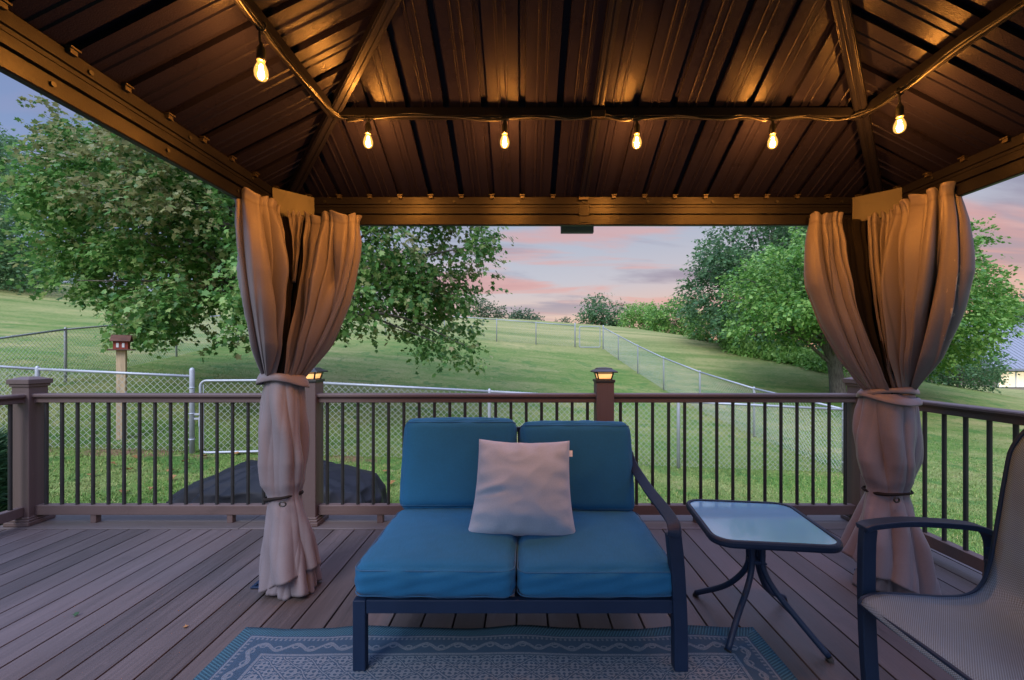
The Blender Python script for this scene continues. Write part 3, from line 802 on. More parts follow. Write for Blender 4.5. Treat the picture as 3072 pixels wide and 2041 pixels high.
# left curtain ------------------------------------------------------
LT = (-1.262, 2.245)
lc = thing('gazebo_curtain', 'taupe fabric curtain tied round the left gazebo post, with a flat tie band', 'curtain', (0, 0, 0), 0, 'curtains tied back at the gazebo posts')
def arc(c, r, a0, a1, n=14): return [(c[0] + r * math.cos(a), c[1] + r * math.sin(a)) for a in np.linspace(math.radians(a0), math.radians(a1), n)]
ZTIE = 1.115
curtain_panel('side_panel', 'curtain_tan', lc, [(-1.30, 2.05), (-1.305, 1.94), (-1.267, 1.90), (-1.21, 1.94), (-1.205, 2.08)], arc(LT, .082, 185, 268), 1.965, ZTIE, (1, -1), 2.3, 3, 6, 1.0, .035, lowf=2.2)
curtain_panel('front_panel', 'curtain_tan', lc, [(-1.135, 2.235), (-1.00, 2.215), (-.91, 2.215), (-.872, 2.245), (-.91, 2.30), (-1.0, 2.31)], arc(LT, .082, 308, 405), 1.965, ZTIE, (1, -1), 1.9, 8, 7, .95, .03, lowf=2.6)
sleeve('lower_sleeve', 'curtain_tan', lc, LT, [(ZTIE, .086), (1.0, .098), (.86, .108), (.68, .110), (.57, .098), (.515, .078), (.48, .076), (.42, .086), (.28, .108), (.1, .128), (0, .138)],
       lambda th: .030 + .10 * (0.5 + .5 * np.cos(th + .35)) ** 1.5 + .012 * np.sin(3 * th), 4, 7, lean=(.09, -.01))
sleeve('inner_fold', 'curtain_tan', lc, (LT[0] + .065, LT[1] + .0), [(.36, .045), (.2, .085), (.05, .11), (0, .115)], lambda th: .012 + .012 * np.sin(5 * th), 14, 8, nv=30, amp=.016)
band('tie_band', 'curtain_tan', lc, LT, .097, ZTIE - .008, .052, 1.2, .012, .016, 2.2)
band('lower_tie', 'netting_dark', lc, LT, .083, .498, .014, .4, .010, .002, .3)
mb = MB(); mb.tube([Vector((LT[0] + .055 + .016 * math.cos(a), LT[1] - .105, .485 + .012 * math.sin(a))) for a in np.linspace(0, 2 * PI, 13)[:-1]], .004, 6, closed=True); mb.build('hook', 'black_plastic', lc, smooth=True)
ln = thing('insect_netting', 'dark insect netting gathered inside the left curtain', 'netting', (0, 0, 0), 0, 'dark netting behind the curtains')
curtain_panel('net_panel', 'netting_dark', ln, [(-1.235, 2.03), (-1.22, 2.19), (-1.17, 2.235), (-1.0, 2.255)], arc(LT, .07, 240, 345), 1.945, ZTIE, (1, -1), 1.9, 21, 11, .6, .015, lowf=3.3)
curtain_panel('middle_flap', 'curtain_tan', lc, [(-1.195, 2.15), (-1.165, 2.185), (-1.125, 2.20)], [(-1.172, 2.16), (-1.165, 2.165), (-1.158, 2.17)], 1.955, 1.60, (1, -1), .9, 27, 3, .5, .01, nu=60, nv=40, lowf=1)
# right curtain -----------------------------------------------------
RTc = (1.915, 2.245)
rc = thing('gazebo_curtain', 'taupe fabric curtain tied round the right gazebo post, with peeling pale edge', 'curtain', (0, 0, 0), 0, 'curtains tied back at the gazebo posts')
curtain_panel('front_panel', 'curtain_tan', rc, [(1.62, 2.31), (1.55, 2.29), (1.522, 2.245), (1.55, 2.215), (1.59, 2.215), (1.66, 2.222)], arc(RTc, .085, 145, 232), 1.965, ZTIE - .085, (-1, -1), 1.95, 31, 7, 1.0, .035, lowf=2.7)
curtain_panel('side_panel', 'curtain_faded', rc, [(1.850, 2.12), (1.845, 1.99), (1.84, 1.91), (1.862, 1.885), (1.905, 1.885), (1.945, 1.915), (1.955, 1.99)], arc(RTc, .085, 272, 360), 1.975, ZTIE - .085, (-1, -1), 2.3, 44, 7, 1.1, .045, edge=.66, lowf=2.6)
curtain_panel('middle_panel', 'curtain_tan', rc, [(1.785, 2.215), (1.835, 2.195), (1.858, 2.13)], arc(RTc, .074, 246, 268), 1.955, ZTIE - .08, (-1, -1), 1.9, 52, 4, .55, .02, nu=90, lowf=2)
ZR = ZTIE - .08
sleeve('lower_sleeve', 'curtain_tan', rc, RTc, [(ZR, .105), (.94, .118), (.82, .126), (.68, .126), (.59, .112), (.54, .094), (.50, .092), (.44, .108), (.28, .145), (.12, .170), (0, .185)],
       lambda th: .04 + .12 * (0.5 + .5 * np.cos(th - PI + .3)) ** 1.3 + .014 * np.sin(3 * th + 1), 24, 7, amp=.024, lean=(-.05, 0))
sleeve('inner_fold', 'curtain_tan', rc, (RTc[0] + .03, RTc[1]), [(.42, .05), (.2, .10), (.05, .14), (0, .15)], lambda th: .014 + .012 * np.sin(4 * th), 34, 10, nv=30, amp=.018)
band('tie_band', 'curtain_tan', rc, RTc, .112, ZR + .005, .03, 3.0, .016, .010, 1.2)
band('tie_band', 'curtain_tan', rc, RTc, .118, ZR - .022, .034, 5.0, -.014, .018, .6)
band('lower_tie', 'netting_dark', rc, RTc, .097, .525, .012, .9, .008, .002, .5)
mb = MB(); mb.tube([Vector((RTc[0] - .045 + .013 * math.cos(a), RTc[1] - .108, .508 + .012 * math.sin(a))) for a in np.linspace(0, 2 * PI, 13)[:-1]], .0045, 6, closed=True); mb.build('hook', 'black_plastic', rc, smooth=True)
rn = thing('insect_netting', 'dark insect netting gathered inside the right curtain', 'netting', (0, 0, 0), 0, 'dark netting behind the curtains')
curtain_panel('net_panel', 'netting_dark', rn, [(1.63, 2.245), (1.80, 2.255), (1.875, 2.2), (1.885, 2.02)], arc(RTc, .072, 195, 300), 1.945, ZTIE - .085, (-1, -1), 1.9, 61, 12, .7, .018, lowf=3.1)

# ------------------------------------------------------------------ soft furniture helpers
def rounded_box(w, d, h, r, n=22, puff=(0, 0, 0), seed=0, wr=.003, sag=0):
    """cushion mesh centred at origin"""
    bm = bmesh.new(); bmesh.ops.create_cube(bm, size=1.0)
    bmesh.ops.subdivide_edges(bm, edges=bm.edges[:], cuts=n, use_grid_fill=True)
    hx, hy, hz = w / 2, d / 2, h / 2
    rr_ = np.random.default_rng(seed); ph = rr_.random(8) * 6.28
    for v in bm.verts:
        q = v.co * 2
        # concentrate verts toward the edges
        q = Vector([math.copysign(1 - (1 - abs(c)) ** 1.35, c) for c in q])
        p = Vector((q.x * hx, q.y * hy, q.z * hz))
        inn = Vector((max(-hx + r, min(hx - r, p.x)), max(-hy + r, min(hy - r, p.y)), max(-hz + r, min(hz - r, p.z))))
        dlt = p - inn
        if dlt.length > 1e-6: p = inn + dlt.normalized() * min(r, dlt.length if dlt.length < r else r)
        fx, fy, fz = 1 - q.x ** 2, 1 - q.y ** 2, 1 - q.z ** 2
        p.z += math.copysign(puff[2] * (max(fx, 0) * max(fy, 0)) ** .55, q.z) * (abs(q.z) ** 3)
        p.y += math.copysign(puff[1] * (max(fx, 0) * max(fz, 0)) ** .55, q.y) * (abs(q.y) ** 3)
        p.x += math.copysign(puff[0] * (max(fy, 0) * max(fz, 0)) ** .55, q.x) * (abs(q.x) ** 3)
        wv = math.sin(9 * q.x + ph[0]) * math.sin(7 * q.y + ph[1]) + .7 * math.sin(15 * q.x + 6 * q.y + ph[2]) * (1 - abs(q.z) * .3) + .6 * math.sin(21 * q.y - 9 * q.x + 8 * q.z + ph[3])
        p += p.normalized() * wr * wv
        p.z -= sag * max(fx, 0) * max(fy, 0) * (q.z > 0)
        v.co = p
    me = bpy.data.meshes.new('cushion'); bm.to_mesh(me); bm.free(); return me
def rect_loop(w, d, r, z, n=6):
    out = []
    for (sx, sy, a0) in ((1, 1, 0), (-1, 1, 90), (-1, -1, 180), (1, -1, 270)):
        for k in range(n + 1):
            a = math.radians(a0 + 90 * k / n); out.append(Vector((sx * (w / 2 - r) + r * math.cos(a), sy * (d / 2 - r) + r * math.sin(a), z)))
    return out

# ------------------------------------------------------------------ loveseat
ls = thing('loveseat', 'dark framed outdoor loveseat with blue cushions and a single right arm', 'loveseat', (0, 0, 0))
LX0, LX1, LYF, LYB = -.635, .60, 1.665, 2.36
mb = MB(); mb.bar((LX0 + .026, LYF, .258), (LX1, LYF, .258), .028, .052); mb.build('front_rail', 'navy_metal', ls, bevel=.003)
mb = MB(); mb.bar((LX0 + .016, LYB, .258), (LX1 - .02, LYB, .258), .028, .05); mb.build('back_rail', 'navy_metal', ls, bevel=.003)
for x in (LX0 + .003, LX1 - .006):
    mb = MB(); mb.bar((x, LYF + .015, .258), (x, LYB - .015, .258), .028, .05); mb.build('side_rail', 'navy_metal', ls, bevel=.003)
mb = MB()
for k in range(9):
    x = LX0 + .08 + k * (LX1 - LX0 - .16) / 8; mb.bar((x, LYF + .015, .270), (x, LYB - .015, .270), .035, .006)
mb.build('seat_slats', 'navy_metal', ls)
mb = MB(); mb.bar((LX0, LYF, .012), (LX0, LYF, .285), .050, .036, (0, 1, 0)); mb.build('leg', 'navy_metal', ls, bevel=.004)
mb = MB(); mb.bar((LX0 + .01, LYB, .002), (LX0 + .01, LYB, .231), .034, .034, (0, 1, 0)); mb.build('leg', 'navy_metal', ls, bevel=.004)
mb = MB(); mb.tube(smooth_path([(LX1 - .01, LYB + .10, .002), (LX1 - .01, LYB + .03, .26), (LX1 - .01, LYB + .04, .5), (LX1 - .01, LYB + .14, .80)], 6), .019, 4, sect=[(-1, -1), (1, -1), (1, 1), (-1, 1)], upv=(1, 0, 0)); mb.build('leg', 'navy_metal', ls, bevel=.004)
# front right leg runs up into the arm
mb = MB(); sec = [(-.85, -1), (.85, -1), (.85, 1), (-.85, 1)]
mb.tube(smooth_path([(LX1 + .010, LYF + .0, .012), (LX1 + .006, LYF - .004, .20), (LX1 - .004, LYF - .004, .40), (LX1 - .014, LYF + .004, .535)], 6), .027, 4, sect=sec, upv=(1, 0, 0))
mb.build('leg', 'navy_metal', ls, bevel=.005)
mb = MB(); pth = smooth_path([(LX1 - .02, LYF - .028, .535), (LX1 - .018, LYF - .022, .562), (LX1 - .012, LYF + .03, .580), (LX1 - .005, LYF + .18, .584), (LX1 + .004, LYF + .36, .582), (LX1 + .004, LYF + .52, .60), (LX1 - .008, LYF + .64, .64), (LX1 - .014, LYF + .72, .69)], 6)
mb.tube(pth, 1, 4, sect=[(-.024, -.010), (.024, -.010), (.024, .010), (-.024, .010)], upv=(0, 0, 1)); mb.build('arm', 'navy_metal', ls, bevel=.005)
mb = MB()
for x in (LX0 + .02, -.02, LX1 - .06): mb.tube(smooth_path([(x, LYB, .26), (x, LYB + .04, .5), (x, LYB + .13, .80)], 5), .014, 4, upv=(1, 0, 0))
mb.bar((LX0 + .02, LYB + .13, .80), (LX1 - .02, LYB + .13, .80), .028, .028); mb.build('back_frame', 'navy_metal', ls, bevel=.003)
def cushion(name, w, d, h, loc, rot, seed, puff, r=.04, wr=.0022, sag=.0):
    me = rounded_box(w, d, h, r, 24, puff, seed, wr, sag)
    o = link_mesh(name, me, 'cushion_blue', ls, smooth=True, loc=loc); o.rotation_euler = rot
    mb = MB(); L = rect_loop(w - .006, d - .006, r, 0)
    for zc_ in (h / 2 - r * .42, -h / 2 + r * .42):
        mb.tube([p + Vector((0, 0, zc_)) for p in L], .0022, 6, closed=True)
    mb.build('piping', 'cushion_seam', o, smooth=True); return o
cw = (LX1 - LX0 + .04) / 2
SY = 1.64
cushion('seat_cushion', cw - .004, .62, .135, (LX0 - .028 + cw / 2, SY + .31, .357), (math.radians(1), 0, math.radians(-.6)), 1, (.004, .008, .016), .045, .0034)
cushion('seat_cushion', cw - .006, .62, .130, (LX1 + .006 - cw / 2, SY + .315, .352), (math.radians(1), 0, math.radians(.4)), 2, (.004, .008, .016), .045, .0034)
cushion('back_cushion', .610, .135, .47, (-.345, 2.325, .645), (math.radians(-15), 0, math.radians(.5)), 3, (.004, .014, .01), .05, .0022)
cushion('back_cushion', .600, .135, .47, (.283, 2.318, .628), (math.radians(-15), 0, math.radians(-.8)), 4, (.004, .014, .01), .05, .0022)

# throw pillow
def throw_pillow():
    n = 60; w = .485; u = np.linspace(-1, 1, n); U, Vv = np.meshgrid(u, u)
    t = .125 * np.clip((1 - U ** 2) * (1 - Vv ** 2), 0, 1) ** .46
    X = w / 2 * U * (1 - .085 * (1 - Vv ** 2) - .03 * (Vv > 0) * Vv ** 2) * (1 - .045 * Vv); Z = w * .47 * Vv * (1 - .075 * (1 - U ** 2))
    from mathutils import noise as mn
    wr = np.array([[mn.noise(Vector((a * 1.6 + .5 * b, b * 2.6, 3.1))) * .010 + (1 - abs(mn.noise(Vector((a * 2.2 - b, b * 3.4 + a * .6, 8.7)))) * 2) * .0035 for a, b in zip(ru, rv)] for ru, rv in zip(U, Vv)]) * (1 - .5 * U ** 2)
    edge = np.exp(-((1 - np.abs(U)) / .25) ** 2) * np.sin(17 * Vv + 2 * np.sign(U)) + np.exp(-((1 - np.abs(Vv)) / .25) ** 2) * np.sin(15 * U + 3)
    wr = wr + .006 * edge * np.clip((1 - U ** 2) * (1 - Vv ** 2) * 6, 0, 1)
    cr = .010 * np.exp(-((Vv - .12 - .25 * U) / .07) ** 2) * np.exp(-((U + .65) / .3) ** 2) - .012 * np.exp(-((Vv + .1 - .1 * U) / .06) ** 2) * np.exp(-((U + .7) / .35) ** 2)
    front = np.dstack([X, -t - wr - cr, Z]); back = np.dstack([X, t * .8, Z])
    verts = np.concatenate([front.reshape(-1, 3), back.reshape(-1, 3)]); f = []
    for j in range(n - 1):
        for i in range(n - 1):
            a = j * n + i; f.append((a, a + 1, a + n + 1, a + n)); b = a + n * n; f.append((b, b + n, b + n + 1, b + 1))
    me = bpy.data.meshes.new('throw_pillow'); me.from_pydata([tuple(v) for v in verts], [], f)
    bm = bmesh.new(); bm.from_mesh(me); bmesh.ops.remove_doubles(bm, verts=bm.verts, dist=.0005); bm.to_mesh(me); bm.free()
    o = link_mesh('throw_pillow', me, 'pillow_taupe', smooth=True)
    tag(o, 'square taupe throw pillow leaning on the blue loveseat back', 'pillow')
    o.location = (-.002, 2.02, .605); o.rotation_euler = (math.radians(-24), math.radians(.8), math.radians(-2))
    mb = MB(); mb.box((.226, -.002, .165), (.022, .002, .030)); mb.build('care_tag', 'tag_white', o)
throw_pillow()

# ------------------------------------------------------------------ side table
st = thing('side_table', 'small square glass topped side table with curved dark legs', 'table', (1.035, 1.905, 0.0), math.radians(-7))
S = .485; Lp = rect_loop(S, S, .075, 0, 10)
mb = MB(); mb.tube([p + Vector((0, 0, .487)) for p in Lp], 1, 6, closed=True, sect=[(-.009, -.014), (.007, -.016), (.011, -.006), (.011, .006), (.006, .014), (-.008, .014)], upv=(0, 0, 1))
mb.build('rim', 'navy_metal', st, smooth=False, bevel=.002)
mb = MB(); n = len(Lp); k = (S - .01) / S
mb.add([(p.x * k, p.y * k, .495) for p in Lp] + [(p.x * k, p.y * k, .489) for p in Lp], [tuple(range(n)), tuple(range(n, 2 * n))[::-1]] + [(i, n + i, n + (i + 1) % n, (i + 1) % n) for i in range(n)])
mb.build('glass_top', 'table_glass', st)
mb = MB()
for a in (45, 135): 
    d = Vector((math.cos(math.radians(a)), math.sin(math.radians(a)), 0)); mb.bar(d * -.2 + Vector((0, 0, .470 + a * .00008)), d * .2 + Vector((0, 0, .470 + a * .00008)), .03, .012)
mb.build('top_brace', 'navy_metal', st)
feet = [(.883, 2.18), (.844, 1.76), (1.232, 1.72), (1.307, 2.14)]
Rm = Matrix.Rotation(math.radians(7), 3, 'Z')
for i, (fx, fy) in enumerate(feet):
    q = Rm @ Vector((fx - 1.035, fy - 1.905, 0)); d = q.normalized()
    pts = [d * .030 + Vector((0, 0, .464)), d * .030 + Vector((0, 0, .36)), d * .034 + Vector((0, 0, .29)), d * .075 + Vector((0, 0, .215)), d * .16 + Vector((0, 0, .125)), q + Vector((0, 0, .018))]
    mb = MB(); mb.tube(smooth_path(pts, 8), .0125, 12); L = mb.build('leg', 'navy_metal', st, smooth=True)
    mb = MB(); mb.cyl(q - d * .002 + Vector((0, 0, .013)), q + d * .006 + Vector((0, 0, .001 + (.011 if i == 1 else 0))), .0145, 12); mb.build('foot_cap', 'black_plastic', L)
mb = MB(); mb.lathe([(.030, .0), (.034, .004), (.034, .012), (.030, .016)], (0, 0, .31), 16)
mb.cyl((.02, -.025, .318), (.035, -.036, .318), .004, 8); mb.build('leg_clamp', 'navy_metal', st)

# ------------------------------------------------------------------ sling chair (faces left)
ch = thing('sling_chair', 'dark framed patio chair with grey mesh sling seat at the right edge', 'chair', (0, 0, 0))
prof = [(1.135, .395), (1.15, .415), (1.20, .428), (1.30, .425), (1.42, .418), (1.50, .425), (1.545, .455), (1.575, .52), (1.60, .65), (1.625, .80), (1.650, .93), (1.672, 1.0), (1.70, 1.02)]
pf = smooth_path([(x, 0, z) for x, z in prof], 5)
Y0, Y1 = .88, 1.435; nu = 26
pts = np.empty((len(pf), nu, 3)); uv = []
for j, p in enumerate(pf):
    top = max(0, (p.z - .90) / .12)
    for i in range(nu):
        q = i / (nu - 1); s_ = 4 * q * (1 - q)
        yy_ = Y0 + (Y1 - Y0) * (q + (0.5 - q) * .16 * top ** 1.5)
        sag = .012 * s_ * (1 if p.z < .46 else 0.4)
        pts[j, i] = (p.x + (.025 * s_ if p.z > .46 else 0), yy_, p.z - sag)
me = grid_mesh('sling', pts)
uvl = me.uv_layers.new(name='UVMap'); L_ = [0]
for a, b in zip(pf[:-1], pf[1:]): L_.append(L_[-1] + (b - a).length)
for lp in me.loops: uvl.data[lp.index].uv = (L_[lp.vertex_index // nu], (lp.vertex_index % nu) / (nu - 1) * (Y1 - Y0))
link_mesh('sling', me, 'sling_mesh', ch, smooth=True, solid=.003)
for Y in (Y0 - .006, Y1 + .006):
    mb = MB(); mb.tube([p + Vector((0, (.045 * max(0, (p.z - .90) / .12) ** 1.5) * (1 if Y < 1 else -1) + (Y - 0), -.004)) for p in pf], 1, 4, sect=[(-.006, -.007), (.006, -.007), (.006, .007), (-.006, .007)], upv=(0, 0, 1))
    mb.build('sling_rail', 'navy_metal', ch, bevel=.003)
mb = MB(); mb.bar((1.15, Y0, .392), (1.15, Y1, .392), .02, .025); mb.build('cross_bar', 'navy_metal', ch, bevel=.003)
mb = MB(); mb.bar((1.45, Y0, .395), (1.45, Y1, .395), .02, .025); mb.build('cross_bar', 'navy_metal', ch, bevel=.003)
mb = MB(); mb.tube([(1.70, Y0 + .045, 1.015), (1.70, Y1 - .045, 1.015)], .014, 8); mb.build('top_bar', 'navy_metal', ch, bevel=.003)
for Y in (Y1 + .045, Y0 - .045):
    sg = 1 if Y > 1 else -1
    mb = MB(); mb.tube(smooth_path([(1.212, Y, .002), (1.198, Y, .18), (1.190, Y, .38), (1.191, Y, .56), (1.196, Y, .632)], 6), 1, 4, sect=[(-.014, -.024), (.014, -.024), (.014, .024), (-.014, .024)], upv=(1, 0, 0)); mb.build('leg', 'navy_metal', ch, bevel=.004)
    mb = MB(); mb.tube(smooth_path([(1.172, Y, .634), (1.21, Y, .645), (1.32, Y, .655), (1.45, Y, .650), (1.55, Y, .640), (1.605, Y, .622), (1.628, Y, .58), (1.632, Y, .50)], 7), 1, 4, sect=[(-.026, -.010), (.026, -.010), (.026, .010), (-.026, .010)], upv=(0, 0, 1)); mb.build('arm', 'navy_metal', ch, bevel=.004)
    mb = MB(); mb.tube(smooth_path([(1.632, Y, .52), (1.630, Y, .42), (1.65, Y, .2), (1.70, Y, .002)], 6), 1, 4, sect=[(-.014, -.020), (.014, -.020), (.014, .020), (-.014, .020)], upv=(1, 0, 0)); mb.build('leg', 'navy_metal', ch, bevel=.004)
    mb = MB(); mb.bar((1.21, Y - sg * .012, .40), (1.21, Y - sg * .045, .40), .02, .02); mb.bar((1.60, Y - sg * .005, .56), (1.60, Y - sg * .045, .56), .02, .02, (1, 0, 0)); mb.build('arm_bracket', 'navy_metal', ch)

# ------------------------------------------------------------------ rug
nx, ny = 120, 80
gxx, gyy = np.meshgrid(np.linspace(-RW, RW, nx), np.linspace(-RD, RD, ny))
zz_ = .010 + .006 * np.clip((gyy - .55) / .25, 0, 1) * (np.sin(gxx * 9.5 + .6) + .6 * np.sin(gxx * 17)) * .8 + .003 * np.sin(gxx * 5 + gyy * 3)
zz_ = np.maximum(zz_, .006)
yw = gyy + .006 * np.sin(gxx * 8) * (gyy > .5)
o = link_mesh('rug', grid_mesh('rug', np.dstack([gxx, yw, zz_])), 'rug_weave', smooth=True, solid=.007)
tag(o, 'blue and grey patterned outdoor rug under the loveseat front legs', 'rug')
o.location = (-.105, 1.912 - RD, 0)

# ------------------------------------------------------------------ covered furniture beyond the railing
def tarp():
    cxm, cym = -2.52, 4.45
    g0 = g1(cxm, cym) - .03
    n, rows = 220, 48; th = np.linspace(0, 2 * PI, n, endpoint=False); out = np.empty((rows, n, 3))
    c, s_ = np.cos(th), np.sin(th); e = 2 / 3.2
    bx = np.sign(c) * np.abs(c) ** e; by = np.sign(s_) * np.abs(s_) ** e
    for j in range(rows):
        t = j / (rows - 1)
        q = [0, .12, .3, .55, .72, .86, .95, 1]
        zf = np.interp(t, q, [0, .25, .56, .74, .86, .95, .99, 1.0])
        wl = np.interp(t, q, [1.06, 1.03, .98, .80, .58, .36, .18, .0])
        wr_ = np.interp(t, q, [1.04, 1.03, 1.01, .93, .70, .45, .22, .0])
        wy = np.interp(t, q, [.58, .56, .55, .48, .38, .25, .12, 0])
        wx = np.where(c < 0, wl, wr_)
        fold = 1 + (.045 * (1 - 2 * np.abs(np.sin(5 * th + .9 * np.sin(3 * th) + .8 * t))) + .03 * np.sin(17 * th + 2 + 3 * t)) * (1 - t) ** .7 * (.45 + 1.0 * (c < -.2))
        x = cxm + bx * wx * fold; y = cym + by * wy * fold
        z = g0 + .77 * zf - .035 * np.abs(np.sin(4.2 * bx + 1.2 * by + 1)) * t - .03 * np.exp(-((bx + .45 - .3 * by) / .12) ** 2) * min(1, 2 * t) + .012 * np.sin(8 * bx + 3 * by + t * 9) * np.sin(t * PI) - .03 * (bx > .5) * t
        out[j] = np.c_[x, y, z]
    from mathutils import noise as mn
    for j in range(rows):
        for i in range(n):
            p = Vector(out[j, i]); q = 1 - 2 * abs(mn.noise(p * 2.6 + Vector((4, 1, 2)))); q2 = 1 - 2 * abs(mn.noise(Vector((p.x * 6, p.y * 6, p.z * 2.5))))
            k = min(1, (rows - 1 - j) / 4); dr = Vector((p.x - cxm, p.y - cym, .25)).normalized()
            out[j, i] += np.array(dr * (.028 * q * q * q + .014 * q2 * q2)) * k
    o = link_mesh('furniture_cover', grid_mesh('furniture_cover', out, True), 'tarp_black', smooth=True)
    tag(o, 'black weatherproof cover draped over garden furniture beyond the railing', 'cover')
    return o
tarp()

# ------------------------------------------------------------------ chain link fences
def wires(mb, a, b, H, diag, r, lift=.03, z0=.03):
    """diagonal wires across one span, a/b ground points"""
    a, b = Vector(a), Vector(b); hor = Vector((b.x - a.x, b.y - a.y, 0)); L = hor.length; hor /= L; nrm = Vector((-hor.y, hor.x, 0))
    def pt(s, h): return Vector((a.x + hor.x * s, a.y + hor.y * s, a.z + (b.z - a.z) * s / L + h))
    hs = H + lift; k = -int(hs / diag) - 1
    off = (diag - (hs % diag)) % diag
    while k * diag < L + hs:
        s0 = k * diag
        for sg, dn in ((1, .6), (-1, -.6)):
            # s = s0 + sg*h  (sg<0 shifted)
            base = s0 if sg > 0 else s0 + hs
            h_lo, h_hi = z0, hs
            # clip to 0..L
            if sg > 0: h_lo = max(h_lo, -base); h_hi = min(h_hi, L - base)
            else: h_lo = max(h_lo, base - L); h_hi = min(h_hi, base)
            if h_hi - h_lo < .02: continue
            p, q = pt(base + sg * h_lo, h_lo), pt(base + sg * h_hi, h_hi)
            d = (q - p).normalized(); side = d.cross(nrm)
            i = len(mb.v)
            for e in (p, q):
                e = e + nrm * (dn * r)
                for an_ in (0, 2.094, 4.189): mb.v.append(tuple(e + nrm * (math.cos(an_) * r) + side * (math.sin(an_) * r)))
            mb.f += [(i, i + 1, i + 4, i + 3), (i + 1, i + 2, i + 5, i + 4), (i + 2, i, i + 3, i + 5)]
        k += 1
FG = 'chain link fences round the yard'
def fence(pts, label, H=1.19, diag=.098, r=.0030, prad=.028, first=True, last=True, big=()):
    ps = [Vector((x, y, g1(x, y))) for x, y in pts]
    t = thing('chain_link_fence', label, 'fence', (0, 0, 0), 0, FG)
    mb = MB(); mr = MB()
    for i, (a, b) in enumerate(zip(ps[:-1], ps[1:])):
        wires(mb, a, b, H, diag, r)
        mr.cyl(a + Vector((0, 0, H)), b + Vector((0, 0, H)), .021, 10)
    mb.build('wire_mesh', 'wire' if r > .002 else 'far_wire', t); mr.build('top_rail', 'galvanized', t, smooth=True)
    for i, p in enumerate(ps):
        if (i == 0 and not first) or (i == len(ps) - 1 and not last): continue
        R = .036 if i in big else prad; top = H + (.10 if i in big else .015)
        m2 = MB(); m2.lathe([(R, -.15), (R, top), (R * .95, top + .006), (R * .6, top + .03), (.002, top + .036)], p, 14)
        for zz in (.2, .6, 1.0):
            if i in big: m2.lathe([(R, zz), (R + .006, zz + .003), (R + .006, zz + .022), (R, zz + .025)], p, 14)
        m2.build('fence_post', 'galvanized', t, smooth=True)
    return t
A = Vector((-5.14, 6.62)); B = Vector((5.94, 7.9)); dirf = (B - A).normalized()
W0 = A - dirf * 6.4
GA = A + dirf * .12; GB = A + dirf * 1.50; C0 = A + dirf * 1.62
near_l = [tuple(W0 + (A - W0) * k / 3) for k in range(4)]
fence(near_l, 'near chain link fence left of the gate, passing in front of the birdhouse', big=(3,))
span = (B - C0).length
xs = [C0, P(1468, 1200, 7.25).xy, P(2035, 1200, 7.6).xy, B]
fence([tuple(v) for v in xs], 'near chain link fence running behind the loveseat to the right corner post', big=(0, 3))
Cc = Vector((4.42, 23.6))
rp = [(B.x + (Cc.x - B.x) * k / 6, B.y + (Cc.y - B.y) * k / 6) for k in range(7)]
fence(rp, 'long chain link fence climbing the right side of the yard to the far gate', first=False, big=(6,), r=.0025)
g0x = Vector((P(1725, 1000, 23.5).x, 23.5))
fl = [(g0x.x, g0x.y), (P(1608, 1000, 23.2).x, 23.2), (P(1490, 1000, 23.0).x, 23.0), (-4.2, 22.7), (-7.2, 22.3), (-10.2, 22.0), (-12.4, 21.7)]
fence(fl, 'far chain link fence along the hill crest left of the far gate', big=(0, 6), r=.0017)
fence([(-12.4, 21.7), (-11.9, 17.8), (-11.3, 13.9), (-10.3, 9.6), (-9.7, 6.9), (W0.x + .3, 5.9)], 'chain link fence up the left side of the yard behind the birdhouse', first=False, r=.0024)
def gate(a, b, label, H=1.12, z0=.05, rad=.02):
    a3, b3 = Vector((*a, g1(*a) + z0)), Vector((*b, g1(*b) + z0)); zb = (a3.z + b3.z) / 2; a3.z = b3.z = zb
    t = thing('chain_link_gate', label, 'gate', (0, 0, 0), 0, 'gates in the chain link fences')
    d = (b3 - a3).normalized(); up = Vector((0, 0, 1)); L = (b3 - a3).length; c = .09
    lp = []
    for (s, h, a0) in ((L - c, H - c, 0), (c, H - c, 90), (c, c, 180), (L - c, c, 270)):
        for k in range(6):
            an_ = math.radians(a0 + 90 * k / 5); lp.append(a3 + d * (s + c * math.cos(an_)) + up * (h + c * math.sin(an_)))
    mb = MB(); mb.tube(lp, rad, 10, closed=True, upv=(-d.y, d.x, 0)); mb.build('gate_frame', 'galvanized', t, smooth=True)
    mb = MB(); wires(mb, a3 + d * .05, b3 - d * .05, H - .03, .098, .0030 if a3.y < 12 else .0017, 0, .03); mb.build('wire_mesh', 'wire', t)
    mb = MB(); mb.cyl(a3 + d * .045 + up * .06, a3 + d * .045 + up * (H - .06), .008, 8); mb.build('tension_bar', 'galvanized', t)
    mb = MB()
    for hz in (.35, .42): mb.box(a3 + d * -.03 + up * (H * .5 + hz - .38), (.12, .04, .03))
    mb.box(a3 + d * .0 + up * (H * .5 - .08), (.03, .05, .14)); mb.build('latch', 'galvanized', t, bevel=.004)
gate(tuple(GA), tuple(GB), 'near chain link gate with rounded frame beside the left curtain')
gate((P(1738, 1000, 23.5).x, 23.5), (P(1800, 1000, 23.6).x, 23.6), 'small far chain link gate on the hill at the yard corner', H=1.15, rad=.022)

